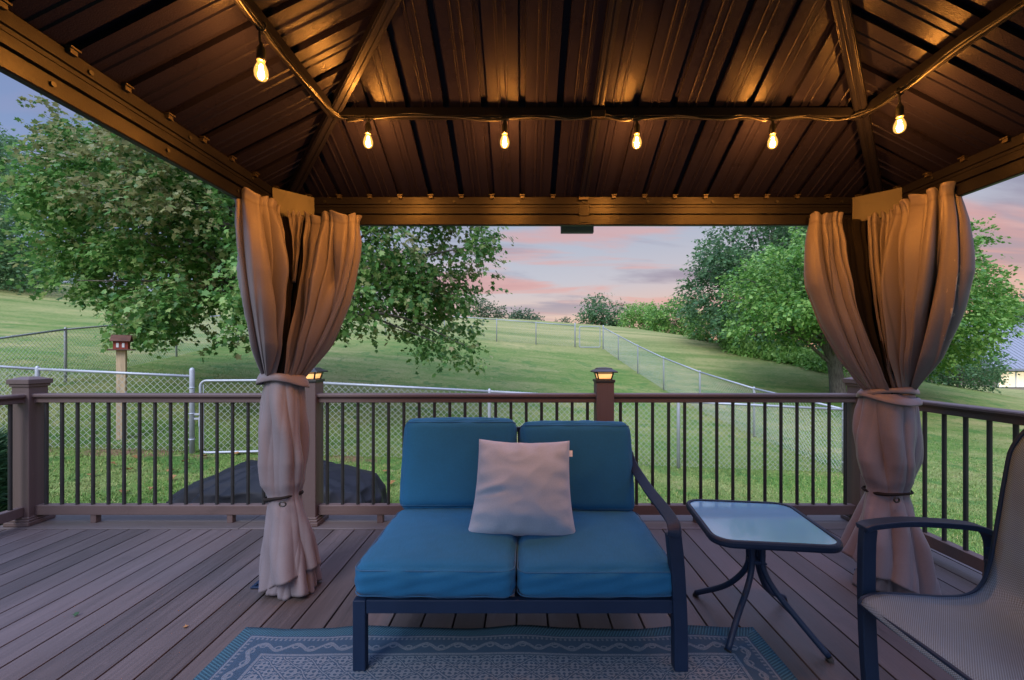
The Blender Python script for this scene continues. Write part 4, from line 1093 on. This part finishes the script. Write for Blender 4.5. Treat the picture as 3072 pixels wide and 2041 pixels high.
# ------------------------------------------------------------------ birdhouse on post
bx, by = P(365, 1321, 7.0).x, 7.0
bz = g1(bx, by); ztop = P(365, 1052, 7.0).z
t = thing('birdhouse_post', 'pale timber post carrying the red birdhouse', 'post', (bx, by, bz), math.radians(32))
mb = MB(); mb.box((0, 0, (ztop - bz) / 2 - .05), (.115, .115, ztop - bz + .1)); mb.build('shaft', 'pale_post', t, bevel=.004)
mb = MB(); mb.box((0, 0, (ztop - bz) * .50), (.121, .121, .03)); mb.build('strap', 'red_wood', t)
bh = thing('birdhouse', 'small red wooden birdhouse feeder with pitched roof on a post', 'birdhouse', (bx, by, ztop), math.radians(32))
mb = MB(); mb.box((0, 0, .012), (.30, .26, .022)); mb.build('tray', 'shingle', bh, bevel=.003)
mb = MB(); w, d, h = .18, .16, .165
mb.add([(-w / 2, -d / 2, .0235), (w / 2, -d / 2, .0235), (w / 2, d / 2, .0235), (-w / 2, d / 2, .0235), (-w / 2, -d / 2, h), (w / 2, -d / 2, h), (w / 2, d / 2, h), (-w / 2, d / 2, h), (-w / 2, 0, h + .085), (w / 2, 0, h + .085)],
       [(3, 2, 1, 0), (0, 1, 5, 4), (2, 3, 7, 6), (1, 2, 6, 9, 5), (3, 0, 4, 8, 7), (4, 5, 9, 8), (6, 7, 8, 9)]); mb.build('body', 'red_wood', bh, bevel=.002)
mb = MB()
for sg in (-1, 1): mb.bar((-.125, sg * .058, h + .036), (.125, sg * .058, h + .036), .155, .012, (0, sg * .68, .72))
mb.build('roof', 'shingle', bh, bevel=.002)
mb = MB(); mb.box((-w / 2 - .002, -.02, .085), (.006, .03, .07)); mb.box((-.035, -d / 2 - .002, .085), (.03, .006, .07)); mb.box((.035, -d / 2 - .002, .085), (.03, .006, .07)); mb.build('window', 'white_trim', bh)

# ------------------------------------------------------------------ trees
KITE = np.array([(0, 0, 0), (.42, .34, -.05), (1, 0, .02), (.42, -.34, -.05)])
MAPLE = np.array([(0, 0, 0), (.06, .40, -.06), (.34, .27, -.02), (.52, .50, -.08), (.66, .17, 0), (1, 0, -.06), (.66, -.17, 0), (.52, -.50, -.08), (.34, -.27, -.02), (.06, -.40, -.06)])
def nrmz(a): return a / (np.linalg.norm(a, axis=-1, keepdims=True) + 1e-9)
def leaves(name, mat, parent, base, axis, norm, size, shape=KITE):
    axis = nrmz(axis); side = nrmz(np.cross(norm, axis)); nn = np.cross(axis, side); k = len(shape); n = len(base)
    V = base[:, None, :] + size[:, None, None] * (shape[None, :, 0, None] * axis[:, None, :] + shape[None, :, 1, None] * side[:, None, :] + shape[None, :, 2, None] * nn[:, None, :])
    me = fast_mesh(name, V.reshape(-1, 3), k, n, np.arange(n * k)); return link_mesh(name, me, mat, parent)
def poly_sample(poly, n, r):
    poly = np.array(poly, float); x0, y0 = poly.min(0); x1, y1 = poly.max(0); out = []
    while len(out) < n:
        p = np.array([r.uniform(x0, x1), r.uniform(y0, y1)]); c = False; j = len(poly) - 1
        for i in range(len(poly)):
            if (poly[i, 1] > p[1]) != (poly[j, 1] > p[1]) and p[0] < (poly[j, 0] - poly[i, 0]) * (p[1] - poly[i, 1]) / (poly[j, 1] - poly[i, 1]) + poly[i, 0]: c = not c
            j = i
        if c: out.append(p)
    return np.array(out)
def clumps_from(poly, dist, depth, n, r, rad, sprigs=0):
    """clump centres inside a crown whose outline at distance dist is poly (overview px)"""
    s = poly_sample(poly, n, r); cx = (np.min([p[0] for p in poly]) + np.max([p[0] for p in poly])) / 2; hw = (np.max([p[0] for p in poly]) - np.min([p[0] for p in poly])) / 2
    out = []
    for (x, y) in s:
        q = min(1, abs(x - cx) / hw); dd = dist + depth * math.sqrt(max(0, 1 - q * q)) * r.uniform(-1, 1)
        w = D(x, y, dd); out.append((w.x, dd, w.z, r.uniform(*rad) * dd / dist))
    pl = np.array(poly, float); cy = pl[:, 1].mean()
    for _ in range(sprigs):
        i = r.integers(len(pl)); a, b = pl[i], pl[(i + 1) % len(pl)]; p = a + (b - a) * r.random(); nv = p - np.array([cx, cy]); nv /= np.linalg.norm(nv) + 1e-6
        p = p + nv * r.uniform(0, 16) * (9.4 / dist) ** .5; dd = dist + depth * .5 * r.uniform(-1, 1); w = D(p[0], p[1], dd); out.append((w.x, dd, w.z, rad[0] * r.uniform(.35, .75)))
    return np.array(out)
def tree(label, cat, name, base, clumps, mat, nleaf, lsize, shape=KITE, trunk_r=.16, group=None, seed=0, twig=9, droop=.35, fork=.35, flat=.75, limbs=True, lean=None, layer=.6):
    r = np.random.default_rng(seed)
    t = thing(name, label, cat, (0, 0, 0), 0, group)
    base = Vector(base); cl = np.asarray(clumps); cen = cl[:, :3].mean(0); top = Vector(cen)
    if limbs:
        mb = MB(); fk = base + (Vector((base.x, base.y, top.z)) - base) * fork if lean is None else Vector(lean)
        tp = smooth_path([base - Vector((0, 0, .3)), base + (fk - base) * .5 + Vector((.05, 0, 0)), fk, fk + (top - fk) * .55, fk + (top - fk) * 1.1], 4)
        mb.tube(tp, [trunk_r * (1.25 - 1.05 * i / (len(tp) - 1)) for i in range(len(tp))], 10)
        for i, c in enumerate(cl):
            if i % max(1, len(cl) // 46): continue
            cc = Vector(c[:3]); f0 = min(.98, max(0.28, .25 + .6 * r.random()))
            st_ = tp[int(f0 * (len(tp) - 1))]; 
            if st_.z > cc.z + .6: st_ = tp[int(.45 * (len(tp) - 1))]
            mid = st_ + (cc - st_) * .5 + Vector((r.normal(0, .15), r.normal(0, .15), .18 * (cc - st_).length * .6))
            pth_ = smooth_path([st_, mid, cc], 5); r0 = trunk_r * .33
            mb.tube(pth_, [r0 * (1 - .85 * k / (len(pth_) - 1)) for k in range(len(pth_))], 6)
        mb.build('trunk', 'bark', t, smooth=True)
    wgt = cl[:, 3] ** 2; ntw = max(1, nleaf // twig)
    ci = r.choice(len(cl), ntw, p=wgt / wgt.sum()); c = cl[ci]
    dv = nrmz(r.normal(0, 1, (ntw, 3))); dv[:, 2] *= flat
    rad = c[:, 3:4] * (.30 + .62 * r.random((ntw, 1)) ** .6)
    org = c[:, :3] + dv * rad
    out = nrmz(dv + .35 * nrmz(org - cen) + r.normal(0, .35, (ntw, 3))); out[:, 2] -= droop * r.random(ntw); out = nrmz(out)
    tl = lsize * (2.2 + 2.2 * r.random(ntw))
    k = np.arange(twig); f = (k + .6) / twig
    base_ = org[:, None, :] + out[:, None, :] * (tl[:, None, None] * f[None, :, None]); base_ = base_ - np.array([0, 0, 1.0]) * (.25 * tl[:, None, None] * f[None, :, None] ** 2)
    base_ = base_.reshape(-1, 3) + r.normal(0, lsize * .28, (ntw * twig, 3))
    up = np.array([0, 0, 1.0]); sidev = nrmz(np.cross(out, up + r.normal(0, .25, (ntw, 3))))
    sg = np.where(k % 2 == 0, 1, -1)[None, :, None]
    ax = (out[:, None, :] * .7 + sidev[:, None, :] * sg * .8).reshape(-1, 3) + r.normal(0, .3, (ntw * twig, 3)); ax[:, 2] -= droop
    nn = up * layer + r.normal(0, .42, (ntw * twig, 3)) + .35 * np.repeat(nrmz(org - cen), twig, axis=0)
    leaves('crown', mat, t, base_, ax, nn, lsize * (.45 + .95 * r.random(ntw * twig) ** 1.3), shape)
    return t
r_ = np.random.default_rng(5)
# big maple left
mp = [(105, 580), (110, 500), (112, 420), (125, 360), (165, 320), (230, 270), (330, 200), (520, 80), (800, 70), (980, 210), (1050, 380), (1082, 520), (1098, 620), (1075, 680), (1070, 745), (1030, 795), (985, 780), (915, 755), (840, 740), (760, 730), (690, 700), (620, 700), (560, 745), (480, 725), (340, 725), (250, 715), (190, 650), (120, 600)]
mcl = clumps_from(mp, 9.4, 2.6, 230, r_, (.34, .72), 40)
extra = [(330, 540, 9.0, .6), (400, 560, 9.6, .6), (470, 560, 9.0, .55), (520, 590, 9.4, .5), (430, 610, 8.6, .5), (300, 590, 9.4, .5), (380, 480, 9.2, .5), (860, 600, 9.6, .5), (960, 640, 9.3, .5), (1050, 812, 9.0, .20), (1085, 828, 9.0, .15), (985, 800, 9.0, .25), (1125, 560, 9.3, .2), (1138, 635, 9.3, .15), (1130, 670, 9.3, .15), (92, 240, 9.2, .13), (112, 268, 9.2, .16), (140, 290, 9.2, .2), (62, 345, 9.3, .16), (75, 300, 9.3, .14), (530, 770, 8.6, .22), (345, 750, 8.3, .3), (420, 745, 8.2, .3), (1120, 540, 9.4, .3), (1080, 800, 9.1, .18)]
ecl = np.array([(*D(a, b, d), q) for a, b, d, q in extra])
mcl = np.r_[mcl, ecl]
bxm, bym = P(845, 1000, 9.6).x, 9.6
tree('broad green maple with hanging leafy branches left of centre, behind the left curtain', 'tree', 'maple_tree', (bxm, bym, g1(bxm, bym)), mcl, 'maple_leaf', 125000, .102, MAPLE, .17, None, 2, 9, .42, .45, .8, layer=.75)
# right side trees
BT = 'trees beyond the right fence'
pr = [(1700, 760), (1695, 690), (1720, 640), (1745, 600), (1800, 570), (1900, 545), (2050, 500), (2200, 540), (2270, 585), (2265, 640), (2300, 690), (2300, 740), (2245, 790), (2180, 830), (2050, 830), (1990, 770), (1930, 735), (1880, 735), (1845, 770), (1800, 790), (1740, 785)]
rcl = clumps_from(pr, 16.5, 3.2, 140, r_, (.45, .85), 60)
tb = D(1935, 918, 17)
tree('bright green tree with a leaning bare trunk behind the right curtain', 'tree', 'bright_tree', (tb.x, 17, g1(tb.x, 17)), rcl, 'bright_leaf', 62000, .14, KITE, .24, BT, 4, 9, .35, .4, .8, lean=(tb.x - .55, 16.9, P(2470, 1010, 16.9).z))
pb = [(1590, 700), (1600, 650), (1630, 590), (1650, 540), (1700, 490), (1800, 440), (1900, 450), (1950, 520), (1960, 700), (1900, 770), (1800, 770), (1700, 760), (1640, 740)]
bcl = clumps_from(pb, 27, 4.5, 90, r_, (.8, 1.5), 50)
tree('tall dark green tree rising behind the bright tree on the right', 'tree', 'dark_tree', (15.5, 27, g1(15.5, 27)), bcl, 'dark_leaf', 42000, .22, KITE, .3, BT, 6, 9, .25, .4, .85)
def bush(label, name, poly, dist, depth, n, rad, mat, nl, ls_, group, seed, cat='bush', limbs=True, tr=.06):
    c = clumps_from(poly, dist, depth, n, r_, rad, n // 2)
    xm = c[:, 0].mean(); t_ = tree(label, cat, name, (xm, dist, g1(xm, dist)), c, mat, nl, ls_, KITE, tr, group, seed, 7, .15, .2, .85, limbs, layer=.3); return t_
HG = 'bushes of the field hedge'
bush('round bush at the crest nearest the far gate', 'hedge_bush', [(1345, 752), (1340, 720), (1360, 700), (1390, 695), (1425, 708), (1436, 735), (1436, 757)], 46, 1.6, 26, (.5, .9), 'dark_leaf', 6500, .22, HG, 11)
bush('low green hedge bush right of the round crest bush', 'hedge_bush', [(1445, 757), (1445, 722), (1470, 708), (1500, 706), (1525, 722), (1525, 770)], 42, 1.8, 24, (.5, .9), 'weed', 6000, .2, HG, 12)
bush('wide green hedge bush left of the tall dark tree', 'hedge_bush', [(1500, 765), (1505, 720), (1545, 702), (1590, 712), (1610, 735), (1610, 785)], 37, 1.8, 28, (.5, .9), 'bright_leaf', 7000, .2, HG, 13)
bush('sloping hedge bush in front of the tall dark tree', 'hedge_bush', [(1590, 775), (1600, 735), (1650, 725), (1700, 735), (1715, 800)], 31, 1.5, 26, (.4, .75), 'weed', 7000, .18, HG, 14)
bush('dense hedge bush under the left side of the bright tree', 'hedge_bush', [(1675, 795), (1675, 755), (1710, 740), (1750, 750), (1760, 790), (1750, 815)], 26, 1.3, 18, (.3, .55), 'weed', 5000, .15, HG, 15)
bush('dark rounded shrub between the right curtain and the far house', 'shrub', [(2125, 870), (2120, 820), (2160, 790), (2220, 780), (2275, 800), (2290, 840), (2285, 885), (2200, 885)], 24, 2.0, 34, (.4, .7), 'dark_leaf', 10000, .15, None, 16, 'shrub')
FGR = 'far trees behind the hill crest'
bush('small far round tree on the crest left of the far gate', 'far_tree', [(1185, 742), (1185, 726), (1210, 722), (1236, 728), (1236, 744)], 60, 1.2, 14, (.5, .8), 'far_leaf', 2600, .25, FGR, 17, 'tree')
bush('far tree clump emerging from behind the maple at the crest', 'far_tree', [(1095, 735), (1090, 700), (1120, 700), (1150, 715), (1172, 728), (1172, 740)], 58, 1.4, 18, (.5, .9), 'far_leaf', 3200, .25, FGR, 18, 'tree')
bush('tiny far bush on the crest just left of the gate', 'far_tree', [(1285, 748), (1288, 741), (1300, 739), (1312, 744), (1312, 750)], 60, .6, 6, (.2, .35), 'far_leaf', 700, .2, FGR, 19, 'bush')
bush('far wooded tree above the house roof at the right edge', 'far_tree', [(2290, 760), (2290, 705), (2330, 690), (2400, 700), (2420, 760)], 62, 4, 22, (1.2, 2.2), 'far_leaf', 6000, .4, FGR, 20, 'tree')
LG = 'trees on the far left rise'
bush('tall far tree at the left edge beyond the maple', 'left_tree', [(-90, 640), (-100, 480), (-60, 350), (-10, 310), (25, 350), (40, 420), (60, 520), (75, 600), (85, 640)], 30, 4, 70, (.9, 1.5), 'dark_leaf', 22000, .24, LG, 21, 'tree')
bush('dark hedge of far trees under the left tree on the rise', 'left_hedge', [(-150, 640), (-120, 600), (0, 590), (90, 590), (170, 610), (170, 655), (20, 645)], 40, 2, 40, (.7, 1.1), 'dark_leaf', 12000, .24, LG, 22, 'hedge')
# weeds under the bright tree
nw = 24000; px_ = rng.uniform(1675, 1925, nw); u_ = rng.random(nw)
cl_ = rng.integers(0, 160, nw); cpx = rng.uniform(1690, 1915, 160); cd = 20.8 + (1915 - cpx) / 225 * 3.5 + rng.exponential(1.3, 160); chh = .25 + .55 * rng.random(160) ** 1.5
cxx = (cpx * 3072 / 2360 - VX) * cd / F
wx = cxx[cl_] + rng.normal(0, .30, nw); wd = cd[cl_] + rng.normal(0, .35, nw); wz = gz(wx, wd)
bs = np.c_[wx, wd, wz + chh[cl_] * rng.random(nw) ** 1.3]; ax = rng.normal(0, .6, (nw, 3)); ax[:, 2] += .8
wt = thing('tall_weeds', 'band of tall bright weeds at the field edge under the bright tree', 'weeds'); wt['kind'] = 'stuff'
leaves('weed_mass', 'weed', wt, bs, ax, rng.normal(0, .6, (nw, 3)) + np.array([0, -.5, .7]), .12 + .12 * rng.random(nw))
# conifer at the left edge
sh = thing('evergreen_shrub', 'dark feathery evergreen shrub outside the left side railing', 'shrub', (-4.9, 3.45, g1(-4.9, 3.45)))
nn_ = 9000; th = rng.random(nn_) * 2 * PI; hh_ = rng.random(nn_) ** .8; rr = (.60 * (1 - .35 * hh_)) * (.35 + .65 * rng.random(nn_) ** .5)
bs = np.c_[rr * np.cos(th), rr * np.sin(th), .05 + hh_ * 1.0]; ax = np.c_[np.cos(th), np.sin(th), .5 + 0 * th] + rng.normal(0, .45, (nn_, 3))
NEED = np.array([(0, 0, 0), (.3, .09, 0), (1, 0, .05), (.3, -.09, 0)])
leaves('foliage', 'needle', sh, bs, ax, rng.normal(0, 1, (nn_, 3)), .10 + .08 * rng.random(nn_), NEED)
mb = MB(); mb.tube([(0, 0, -.1), (0, 0, .9)], [.04, .01], 8); mb.build('stem', 'bark', sh)

# ------------------------------------------------------------------ far house
hs_ = thing('house', 'far house with blue grey metal roof and a lit window wall at the right', 'house', (0, 0, 0))
hx0, hx1, hy0, hy1 = P(2990, 1100, 50).x, 92, 50, 66
zg = P(2990, 1165, 50).z - .5; zev = P(2990, 1106, 50).z; zrd = P(3040, 968, 58).z
mb = MB(); mb.box(((hx0 + hx1) / 2, (hy0 + hy1) / 2, (zg + zev) / 2 - .2), (hx1 - hx0 - 1, hy1 - hy0 - 1, zev - zg + .2)); mb.build('wall', 'house_wall', hs_)
mb = MB(); a = .4; ym = (hy0 + hy1) / 2; hip = 2.4
base = [(hx0 - a, hy0 - a, zev), (hx1, hy0 - a, zev), (hx1, hy1 + a, zev), (hx0 - a, hy1 + a, zev), (hx0 + hip, ym, zrd), (hx1, ym, zrd)]
mb.add(base + [(x, y, z - .25) for x, y, z in base[:4]], [(0, 1, 5, 4), (2, 3, 4, 5), (3, 0, 4), (1, 2, 5), (0, 6, 7, 1), (3, 9, 6, 0), (6, 9, 8, 7)])
rf = mb.build('roof', 'steel_roof', hs_)
mb = MB()
for k in range(1, 70):
    x = hx0 + k * .6
    if x > hx1: break
    f = min(1, (x - hx0 + a) / (hip + a)); mb.bar((x, hy0 - a, zev + .03), (x, hy0 - a + (ym - hy0 + a) * f, zev + .03 + (zrd - zev) * f), .05, .05)
mb.build('standing_seam', 'steel_roof', rf)
w0 = P(3010, 1100, 50).x; zw = (zg + zev) / 2 + .1; hw = zev - zg - 1.1
for k in range(7):
    xw = w0 + .9 + k * 2.1
    mb = MB(); mb.box((xw, hy0 + .47, zw), (1.9, .06, hw)); wn = mb.build('window', 'lit_window', hs_)
    mb = MB()
    for sx in (-1, 1): mb.box((xw + sx * 1.0, hy0 + .46, zw), (.10, .10, hw + .1))
    for sz in (-1, 1): mb.box((xw, hy0 + .46, zw + sz * (hw / 2 + .04)), (1.9, .10, .08))
    mb.build('frame', 'white_trim', wn)

# ------------------------------------------------------------------ fallen leaves
def fallen(x, y, z, label, cat, group, size, mat, seed):
    r = np.random.default_rng(seed); k = len(MAPLE); p = MAPLE * size; p = p - np.array([size * .5, 0, 0]); p[:, 2] = .18 * size * np.sin(p[:, 0] / size * 4 + seed) + .12 * size * np.abs(p[:, 1]) / size * 2
    p[:, 2] -= p[:, 2].min()
    me = bpy.data.meshes.new('fallen_leaf'); me.from_pydata([tuple(q) for q in p], [], [tuple(range(k))])
    o = link_mesh('fallen_leaf', me, mat, solid=.001); o.location = (x, y, z); o.rotation_euler = (0, 0, seed * 1.7); tag(o, label, cat, group)
dl = D(175, 1420, 1); 
def deck_pt(xd, yd):
    y = yd * 3072 / 2360; d = F * CAMZ / (y - VY); return (xd * 3072 / 2360 - VX) * d / F, d
x, y = deck_pt(175, 1421); fallen(x, y, .004, 'curled dark green leaf lying on the left deck boards', 'leaf', None, .024, 'needle', 3)
x, y = deck_pt(428, 1446); fallen(x, y, .004, 'curled reddish brown leaf lying on the deck near the rug', 'leaf', None, .022, 'dry_leaf', 5)
for k, (xd, yd) in enumerate([(300, 1090), (395, 1092), (425, 1072), (395, 1110), (288, 1140), (545, 1050), (310, 1062), (350, 1135), (260, 1078), (470, 1058), (210, 1100), (890, 1092), (905, 1120)]):
    d = 5.6
    for _ in range(30):
        p = D(xd, yd, d); e = p.z - g1(p.x, p.y); d += e * .9
    fallen(p.x, d, g1(p.x, d) + .035, 'dry brown leaf lying on the lawn beyond the railing', 'leaf', 'dry leaves on the lawn', .10, 'dry_leaf', k + 7)

# ------------------------------------------------------------------ sky and light
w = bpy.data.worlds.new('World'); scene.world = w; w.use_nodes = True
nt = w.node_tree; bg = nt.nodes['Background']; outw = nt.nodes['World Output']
tc = nt.nodes.new('ShaderNodeTexCoord'); X_, Y_, Z_ = xyz(nt, tc.outputs['Generated'])
el = Z_.max(0.0)
SUN_EL, SUN_AZ = math.radians(42), math.radians(205)
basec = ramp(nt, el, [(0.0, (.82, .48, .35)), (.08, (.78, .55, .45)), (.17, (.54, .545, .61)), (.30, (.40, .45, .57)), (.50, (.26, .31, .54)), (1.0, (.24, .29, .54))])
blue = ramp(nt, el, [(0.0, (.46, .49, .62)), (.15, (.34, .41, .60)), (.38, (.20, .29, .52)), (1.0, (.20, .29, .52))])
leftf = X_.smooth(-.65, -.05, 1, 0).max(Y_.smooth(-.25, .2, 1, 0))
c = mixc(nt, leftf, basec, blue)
# cloud streaks, laid out on a flat cloud deck overhead
den = Z_.max(0.0) + .16
comb = nt.nodes.new('ShaderNodeCombineXYZ')
nt.links.new((X_ / den * .42 + Y_ / den * .10).s, comb.inputs[0]); nt.links.new((Y_ / den * 1.25).s, comb.inputs[1])
n1 = noise(nt, comb.outputs[0], 1.25, 6, .55, .35); n2 = noise(nt, comb.outputs[0], 2.1, 5, .5, .5)
fade = Z_.smooth(.035, .14)
grey = n1.smooth(.46, .60) * fade
c = mixc(nt, grey * .82, c, mixc(nt, leftf, (.25, .245, .35), (.20, .27, .42)))
pink = n2.smooth(.49, .62) * fade * Z_.smooth(.2, .42, 1, .25)
c = mixc(nt, pink * X_.smooth(-.7, .0, .25, .72), c, (.74, .37, .33))
warm = X_.smooth(-.1, .75) * Z_.smooth(.0, .30, 1, 0)
c = mixc(nt, warm * .55, c, (.92, .40, .22))
# zenith and sky behind the camera, out of view, brightened to light the scene
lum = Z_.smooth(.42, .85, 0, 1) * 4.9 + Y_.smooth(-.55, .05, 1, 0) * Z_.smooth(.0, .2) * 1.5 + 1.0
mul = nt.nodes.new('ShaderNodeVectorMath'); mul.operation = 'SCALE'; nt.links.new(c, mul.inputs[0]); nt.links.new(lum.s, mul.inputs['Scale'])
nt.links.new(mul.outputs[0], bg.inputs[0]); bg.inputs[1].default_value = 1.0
sky = nt.nodes.new('ShaderNodeTexSky'); sky.sky_type = 'NISHITA'; sky.sun_disc = False
sky.sun_elevation = SUN_EL; sky.sun_rotation = SUN_AZ
bg2 = nt.nodes.new('ShaderNodeBackground'); nt.links.new(sky.outputs[0], bg2.inputs[0]); bg2.inputs[1].default_value = .006
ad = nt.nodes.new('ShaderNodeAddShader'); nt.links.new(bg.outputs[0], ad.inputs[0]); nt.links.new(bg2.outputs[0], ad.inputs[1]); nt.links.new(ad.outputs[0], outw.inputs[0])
sd = bpy.data.lights.new('sun', 'SUN'); sd.energy = 3.2; sd.angle = math.radians(30); sd.color = (1, .96, .92)
so_ = bpy.data.objects.new('sun', sd); COL.objects.link(so_)
dv = Vector((math.sin(SUN_AZ) * math.cos(SUN_EL), math.cos(SUN_AZ) * math.cos(SUN_EL), math.sin(SUN_EL)))
so_.rotation_euler = (-dv).to_track_quat('-Z', 'Y').to_euler(); so_.location = dv * 30

vs = scene.view_settings; vs.view_transform = 'Standard'; vs.look = 'None'; vs.exposure = 0.0; vs.gamma = 1.0
cy = scene.cycles
cy.use_denoising = True
try: cy.denoiser = 'OPENIMAGEDENOISE'
except Exception: pass
cy.max_bounces = 7; cy.diffuse_bounces = 3; cy.glossy_bounces = 3; cy.transmission_bounces = 4; cy.transparent_max_bounces = 8
cy.sample_clamp_indirect = 6.0; cy.caustics_reflective = False; cy.caustics_refractive = False
